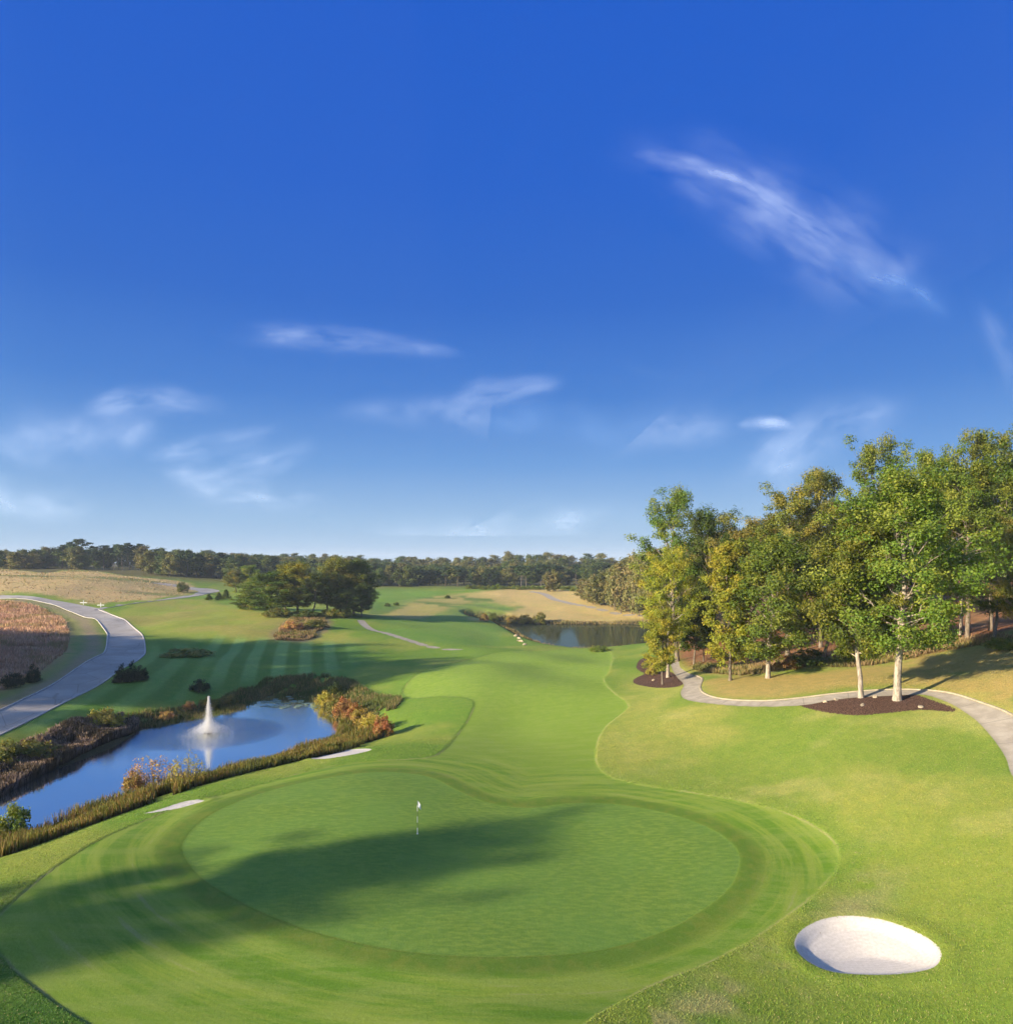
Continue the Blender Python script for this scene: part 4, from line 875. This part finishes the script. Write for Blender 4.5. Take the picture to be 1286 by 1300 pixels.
POLE = m.done(m.bsdf(m.mix(bands, (.8, .78, .7), (.16, .2, .08)), .4, .4))
cyl('pole', .024, .018, -.1, 2.2, POLE, fl)
cyl('hole_cup', .06, .06, -.06, .012, simple_mat('cup_rim', (.7, .7, .7)), fl, 16)
V = []; nx, ny = 12, 8
for j in range(ny):
    for i in range(nx):
        u, v = i/(nx-1), j/(ny-1); V.append((.02+u*.20, .05*math.sin(u*6+v*2)*u, 2.16-v*.36-u*(.16+.10*u)))
n0 = len(V); V += [(x, y+.012, z) for x, y, z in V]
q = [(j*nx+i, j*nx+i+1, (j+1)*nx+i+1, (j+1)*nx+i) for j in range(ny-1) for i in range(nx-1)]
q += [(a+n0, d_+n0, c_+n0, b_+n0) for a, b_, c_, d_ in q]
link('flag', mesh_np('flag', np.array(V), np.array(q), WHITE, True), fl)

# ------------------------------------------------------------------ fountain
fo = empty('fountain', (FOUNT[0], FOUNT[1], POND_Z)); tag(fo, 'floating fountain throwing a tall white plume in the pond', 'fountain')
DK = simple_mat('dark_float', (.03, .03, .03), (.05, .05, .05), 3, .5, .3)
cyl('float', .55, .5, -.12, .12, DK, fo, 24); cyl('nozzle', .12, .09, .12, .45, DK, fo, 12)
m = N('spray'); dfn = m.n('ShaderNodeBsdfDiffuse'); dfn.inputs[0].default_value = (.95, .95, .95, 1); tl = m.n('ShaderNodeBsdfTranslucent'); tl.inputs[0].default_value = (.95, .95, .95, 1)
tp_ = m.n('ShaderNodeBsdfTransparent'); a1 = m.n('ShaderNodeMixShader'); a2 = m.n('ShaderNodeMixShader'); a1.inputs[0].default_value = .5; a2.inputs[0].default_value = .55
m.t.links.new(dfn.outputs[0], a1.inputs[1]); m.t.links.new(tl.outputs[0], a1.inputs[2]); m.t.links.new(a1.outputs[0], a2.inputs[1]); m.t.links.new(tp_.outputs[0], a2.inputs[2]); SPRAY = m.done(a2.outputs[0])
def drops(name, P_, size, rng):
    n_ = len(P_); a = rng.normal(size=(n_, 3)); a /= np.linalg.norm(a, axis=1, keepdims=True); b = np.cross(a, rng.normal(size=(n_, 3))); b /= np.linalg.norm(b, axis=1, keepdims=True); c = np.cross(a, b)
    s = size*(.5+rng.random(n_))[:, None]; V = np.stack([P_+a*s, P_+b*s, P_-(a+b)*s*.6, P_+c*s], 1).reshape(-1, 3); i = np.arange(n_)[:, None]*4
    return link(name, mesh_np(name, V, np.concatenate([i+[0, 1, 2], i+[0, 1, 3], i+[1, 2, 3], i+[2, 0, 3]]), SPRAY), fo)
rng = np.random.default_rng(3)
n_ = 13000; t = rng.random(n_)**1.25; z = .25+t*4.3; sig = .05+.5*(1-t)**1.3; a = rng.random(n_)*6.28; rr_ = np.abs(rng.normal(size=n_))*sig
drops('water_jet', np.stack([np.cos(a)*rr_, np.sin(a)*rr_, z], 1), .026, rng)
n_ = 12000; jet = rng.integers(0, 36, n_); ja = jet/36*6.28+rng.normal(size=n_)*.09; rx = np.abs(rng.normal(size=n_))*1.25+.1
zz_ = np.maximum((.30+2.1*np.exp(-rx*1.05))*rng.random(n_)**1.3+.35*np.sin(np.clip(rx/2.6, 0, 1)*3.14)*rng.random(n_), .02)
drops('spray', np.stack([np.cos(ja)*rx, np.sin(ja)*rx, zz_], 1), .024, rng)

# small entrance posts at the road fork
for k, (px, py) in enumerate([(128,771),(106,768)]):
    p = at(px, py); e = empty('road_marker', p); tag(e, ['right white post with a low board at the road fork', 'left white post with a low board at the road fork'][k], 'marker post', 'white marker posts at the road fork')
    cyl('post', .09, .09, -.1, 1.3, WHITE, e, 8)
    bx = [(x, y, z) for x in (-1.0, 1.0) for y in (-.05, .05) for z in (.55, .72)]
    me = bpy.data.meshes.new('board'); me.from_pydata(bx, [], [(0,1,3,2),(4,6,7,5),(0,4,5,1),(2,3,7,6),(0,2,6,4),(1,5,7,3)]); me.materials.append(WHITE); link('board', me, e)

# ------------------------------------------------------------------ clouds: thin high ice streaks
CA = 4200.0
def cloud(label, pts, halfw, dens, seed, streak=3.0, puffy=False):
    """pts in picture px -> points on the high cloud deck; ribbon with soft streaky edges"""
    CA = 4200.0+seed*170
    c = catmull(np.array(pts, float), 10, False); hw = np.interp(np.linspace(0, 1, len(c)), np.linspace(0, 1, len(halfw)), halfw)
    d = np.gradient(c, axis=0); nn = np.stack([-d[:, 1], d[:, 0]], 1); nn /= np.linalg.norm(nn, axis=1, keepdims=True)
    K = 9; V = []; uv = []
    L = np.concatenate([[0], np.cumsum(np.linalg.norm(np.diff(c, axis=0), axis=1))])
    for i in range(len(c)):
        for j in range(K):
            v = j/(K-1)*2-1; q = c[i]+nn[i]*v*hw[i]
            k_ = (CA-CAMH)/(HY-q[1]); V.append(((q[0]-CX)*k_, F*k_, CA)); uv.append((L[i]/60, v*hw[i]/60, v, i/(len(c)-1)))
    Q = [(i*K+j, i*K+j+1, (i+1)*K+j+1, (i+1)*K+j) for i in range(len(c)-1) for j in range(K-1)]
    uv = np.array(uv); me = mesh_np('cirrus_cloud', np.array(V), np.array(Q), None, True, dict(cu=uv[:, 0], cv=uv[:, 1], ev=uv[:, 2], eu=uv[:, 3]))
    m = N('cirrus'); cu, cv_, ev, eu = [m.attr(k) for k in ('cu', 'cv', 'ev', 'eu')]
    cb_ = m.n('ShaderNodeCombineXYZ'); m.set(cb_.inputs[0], m.math('MULTIPLY', cu, 1.0)); m.set(cb_.inputs[1], m.math('MULTIPLY', cv_, streak)); cb_.inputs[2].default_value = seed*3.7
    s1 = m.noise(.9, cb_.outputs[0], 4, .55); 
    cb2 = m.n('ShaderNodeCombineXYZ'); m.set(cb2.inputs[0], cu); m.set(cb2.inputs[1], cv_); cb2.inputs[2].default_value = seed*1.7
    s2 = m.noise(.8, cb2.outputs[0], 1, .5)
    edge = m.math('MULTIPLY', m.step(m.math('ABSOLUTE', ev), 0, 1, 1, 0), m.math('MULTIPLY', m.step(eu, 0, .25), m.step(eu, .72, 1, 1, 0)))
    edge = m.math('POWER', edge, 1.8)
    al = m.math('MULTIPLY', m.math('MULTIPLY', edge, m.math('POWER', m.step(s1, .15, .85), 1.3)), m.math('MULTIPLY', m.step(s2, .25, .65, .35, 1), dens*.50), clamp=True)
    df = m.n('ShaderNodeBsdfDiffuse'); df.inputs[0].default_value = (.76, .82, .86, 1); tl = m.n('ShaderNodeBsdfTranslucent'); tl.inputs[0].default_value = (.76, .82, .86, 1)
    x = m.n('ShaderNodeAddShader'); m.t.links.new(df.outputs[0], x.inputs[0]); m.t.links.new(tl.outputs[0], x.inputs[1])
    tr = m.n('ShaderNodeBsdfTransparent'); mx = m.n('ShaderNodeMixShader'); m.t.links.new(al, mx.inputs[0]); m.t.links.new(tr.outputs[0], mx.inputs[1]); m.t.links.new(x.outputs[0], mx.inputs[2])
    m.done(mx.outputs[0]); me.materials.append(m.m)
    o = link('cirrus_cloud', me); tag(o, label, 'cloud', 'wispy clouds in the blue sky')
for a_ in [('broad feathery white cloud crossing the upper right sky', [(745,180),(860,205),(960,250),(1060,310),(1150,365),(1230,415)], [30,75,110,115,95,40], .40, 1, 2.4),
           ('thin bright streak along the upper right cloud', [(770,188),(860,205),(930,228),(980,258),(1040,296),(1110,330)], [14,22,24,24,28,22], .6, 2, 4),
           ('bright tail at the lower end of the upper right cloud', [(1040,315),(1100,345),(1160,372),(1215,412)], [26,44,40,20], .75, 3, 3),
           ('long thin streak in the middle left sky', [(270,425),(360,425),(450,432),(540,442),(600,455)], [22,30,28,20,10], .5, 4, 3.5),
           ('short bright wisp in the middle sky', [(560,512),(610,498),(665,494),(730,484)], [20,32,32,14], .6, 5, 3.5),
           ('curled wisp in the left sky', [(90,525),(160,510),(220,508),(300,524)], [24,36,34,20], .5, 6, 3),
           ('bright diagonal wisp in the lower left sky', [(170,582),(230,572),(290,560),(370,543)], [16,28,28,14], .7, 7, 3.5),
           ('faint wide wisp under the diagonal one in the lower left sky', [(190,600),(260,600),(330,585),(420,562)], [30,44,40,18], .5, 8, 3),
           ('long soft wisp low over the left treeline', [(210,615),(290,625),(360,632),(440,640)], [28,40,36,20], .5, 9, 3),
           ('soft pale patch at the far left of the sky', [(-30,560),(30,555),(90,560),(170,545),(220,550)], [40,64,64,50,26], .7, 10, 1.3),
           ('faint veil low at the left edge of the sky', [(-60,625),(0,630),(60,640),(150,650)], [34,46,40,22], .75, 11, 2),
           ('small wisp right of the centre of the sky', [(770,455),(810,470),(850,478),(880,476)], [6,14,14,6], .22, 12, 2),
           ('wide faint veil in the centre of the sky', [(380,525),(500,522),(640,530),(780,545),(900,540),(990,548)], [20,34,44,52,44,20], .6, 13, 1.6),
           ('pale slanting veil above the grove', [(900,640),(980,590),(1050,550),(1110,530),(1180,510)], [50,70,72,56,24], .5, 14, 2.0),
           ('pale veil at the right edge above the trees', [(1230,380),(1270,430),(1300,500),(1340,560)], [14,34,40,20], .25, 15, 2),
           ('low white veil above the centre treeline', [(430,670),(540,680),(640,672),(760,655),(850,650)], [24,36,50,46,20], .7, 16, 1.6)]:
    cloud(*a_)
cloud('small pinkish white puffy cloud above the grove', [(930,541),(955,537),(985,537),(1015,543)], [7,15,15,7], 1.0, 21, 1.0)

# ------------------------------------------------------------------ air
hb = bpy.data.meshes.new('haze'); q_ = 4800.0
hb.from_pydata([(x, y, z) for x in (-q_, q_) for y in (-q_, q_) for z in (-12, 62)], [], [(0,1,3,2),(4,6,7,5),(0,4,5,1),(2,3,7,6),(0,2,6,4),(1,5,7,3)])
hm = bpy.data.materials.new('haze'); hm.use_nodes = True; hm.node_tree.nodes.clear()
ho = hm.node_tree.nodes.new('ShaderNodeOutputMaterial'); hv = hm.node_tree.nodes.new('ShaderNodeVolumePrincipled'); hv.inputs['Color'].default_value = (.72, .84, 1, 1)
hv.inputs['Density'].default_value = .00016; hv.inputs['Anisotropy'].default_value = .0; hm.node_tree.links.new(hv.outputs[0], ho.inputs['Volume']); hb.materials.append(hm)
tag(link('haze', hb), kind='stuff')

# ------------------------------------------------------------------ sky, sun, camera
sc = bpy.context.scene
w = bpy.data.worlds.new('World'); sc.world = w; w.use_nodes = True; nt = w.node_tree; bg = nt.nodes['Background']
sk = nt.nodes.new('ShaderNodeTexSky'); sk.sky_type = 'NISHITA'; sk.sun_disc = False; sk.sun_elevation = SUN_EL
sk.sun_rotation = math.atan2(-math.cos(SUN_AZ), -math.sin(SUN_AZ)); sk.air_density = 1.0; sk.dust_density = .3; sk.ozone_density = 4.0
SKY_STR, EXPO = .11, 1.3
tcw = nt.nodes.new('ShaderNodeTexCoord'); sx = nt.nodes.new('ShaderNodeSeparateXYZ'); nt.links.new(tcw.outputs['Generated'], sx.inputs[0])
cr = nt.nodes.new('ShaderNodeValToRGB'); nt.links.new(sx.outputs[2], cr.inputs[0])
def lin(c): return [((v/255+.055)/1.055)**2.4 if v > 10 else v/255/12.92 for v in c]
el = cr.color_ramp.elements
stops = [(0.0, (170,200,230)), (.055, (148,186,226)), (.13, (104,155,218)), (.22, (66,125,207)), (.33, (40,104,202)), (.46, (28,96,204)), (.62, (22,92,205)), (.8, (120,160,225)), (1.0, (150,180,230))]
while len(el) < len(stops): el.new(.5)
for e, (p_, c_) in zip(el, stops): e.position = p_; e.color = (*lin(c_), 1)
sc1 = nt.nodes.new('ShaderNodeVectorMath'); sc1.operation = 'SCALE'; sc1.inputs['Scale'].default_value = 1/(SKY_STR*2**EXPO); nt.links.new(cr.outputs[0], sc1.inputs[0])
gm = nt.nodes.new('ShaderNodeMix'); gm.data_type = 'RGBA'
dt_ = nt.nodes.new('ShaderNodeVectorMath'); dt_.operation = 'DOT_PRODUCT'; nt.links.new(tcw.outputs['Generated'], dt_.inputs[0]); dt_.inputs[1].default_value = (-math.cos(SUN_AZ), -math.sin(SUN_AZ), .0)
mr = nt.nodes.new('ShaderNodeMapRange'); mr.interpolation_type = 'SMOOTHSTEP'; nt.links.new(dt_.outputs['Value'], mr.inputs[0]); mr.inputs[1].default_value = .05; mr.inputs[2].default_value = .75; mr.inputs[3].default_value = .97; mr.inputs[4].default_value = .15
nt.links.new(mr.outputs[0], gm.inputs[0])
nt.links.new(sk.outputs[0], gm.inputs[6]); nt.links.new(sc1.outputs[0], gm.inputs[7]); nt.links.new(gm.outputs[2], bg.inputs[0]); bg.inputs[1].default_value = SKY_STR
s = bpy.data.lights.new('sun', 'SUN'); s.energy = 5.0; s.angle = math.radians(1.2); s.color = (1, .84, .60)
so = bpy.data.objects.new('sun', s); C.objects.link(so)
dv = Vector((math.cos(SUN_AZ)*math.cos(SUN_EL), math.sin(SUN_AZ)*math.cos(SUN_EL), -math.sin(SUN_EL))); so.rotation_euler = dv.to_track_quat('-Z', 'Y').to_euler(); so.location = (-60, -30, 60)
cam = bpy.data.cameras.new('camera'); co = bpy.data.objects.new('camera', cam); C.objects.link(co); sc.camera = co
co.location = (0, 0, CAMH); co.rotation_euler = (math.radians(90), 0, 0); cam.sensor_fit = 'HORIZONTAL'; cam.sensor_width = 36; cam.lens = 36*F/1286
cam.shift_y = (HY-650)/1286; cam.clip_start = .5; cam.clip_end = 200000
sc.render.resolution_x, sc.render.resolution_y = 1012, 1024
sc.view_settings.view_transform = 'Standard'; sc.view_settings.look = 'None'; sc.view_settings.exposure = EXPO; sc.view_settings.gamma = 1
sc.cycles.use_denoising = True; sc.cycles.denoising_prefilter = 'ACCURATE'; sc.cycles.denoising_input_passes = 'RGB_ALBEDO_NORMAL'; sc.cycles.max_bounces = 5; sc.cycles.volume_bounces = 0; sc.cycles.transmission_bounces = 2; sc.cycles.transparent_max_bounces = 16; sc.cycles.caustics_reflective = False; sc.cycles.caustics_refractive = False
sc.cycles.use_adaptive_sampling = True; sc.cycles.adaptive_threshold = .03; sc.cycles.time_limit = 900
sc.cycles.diffuse_bounces = 2; sc.cycles.glossy_bounces = 2
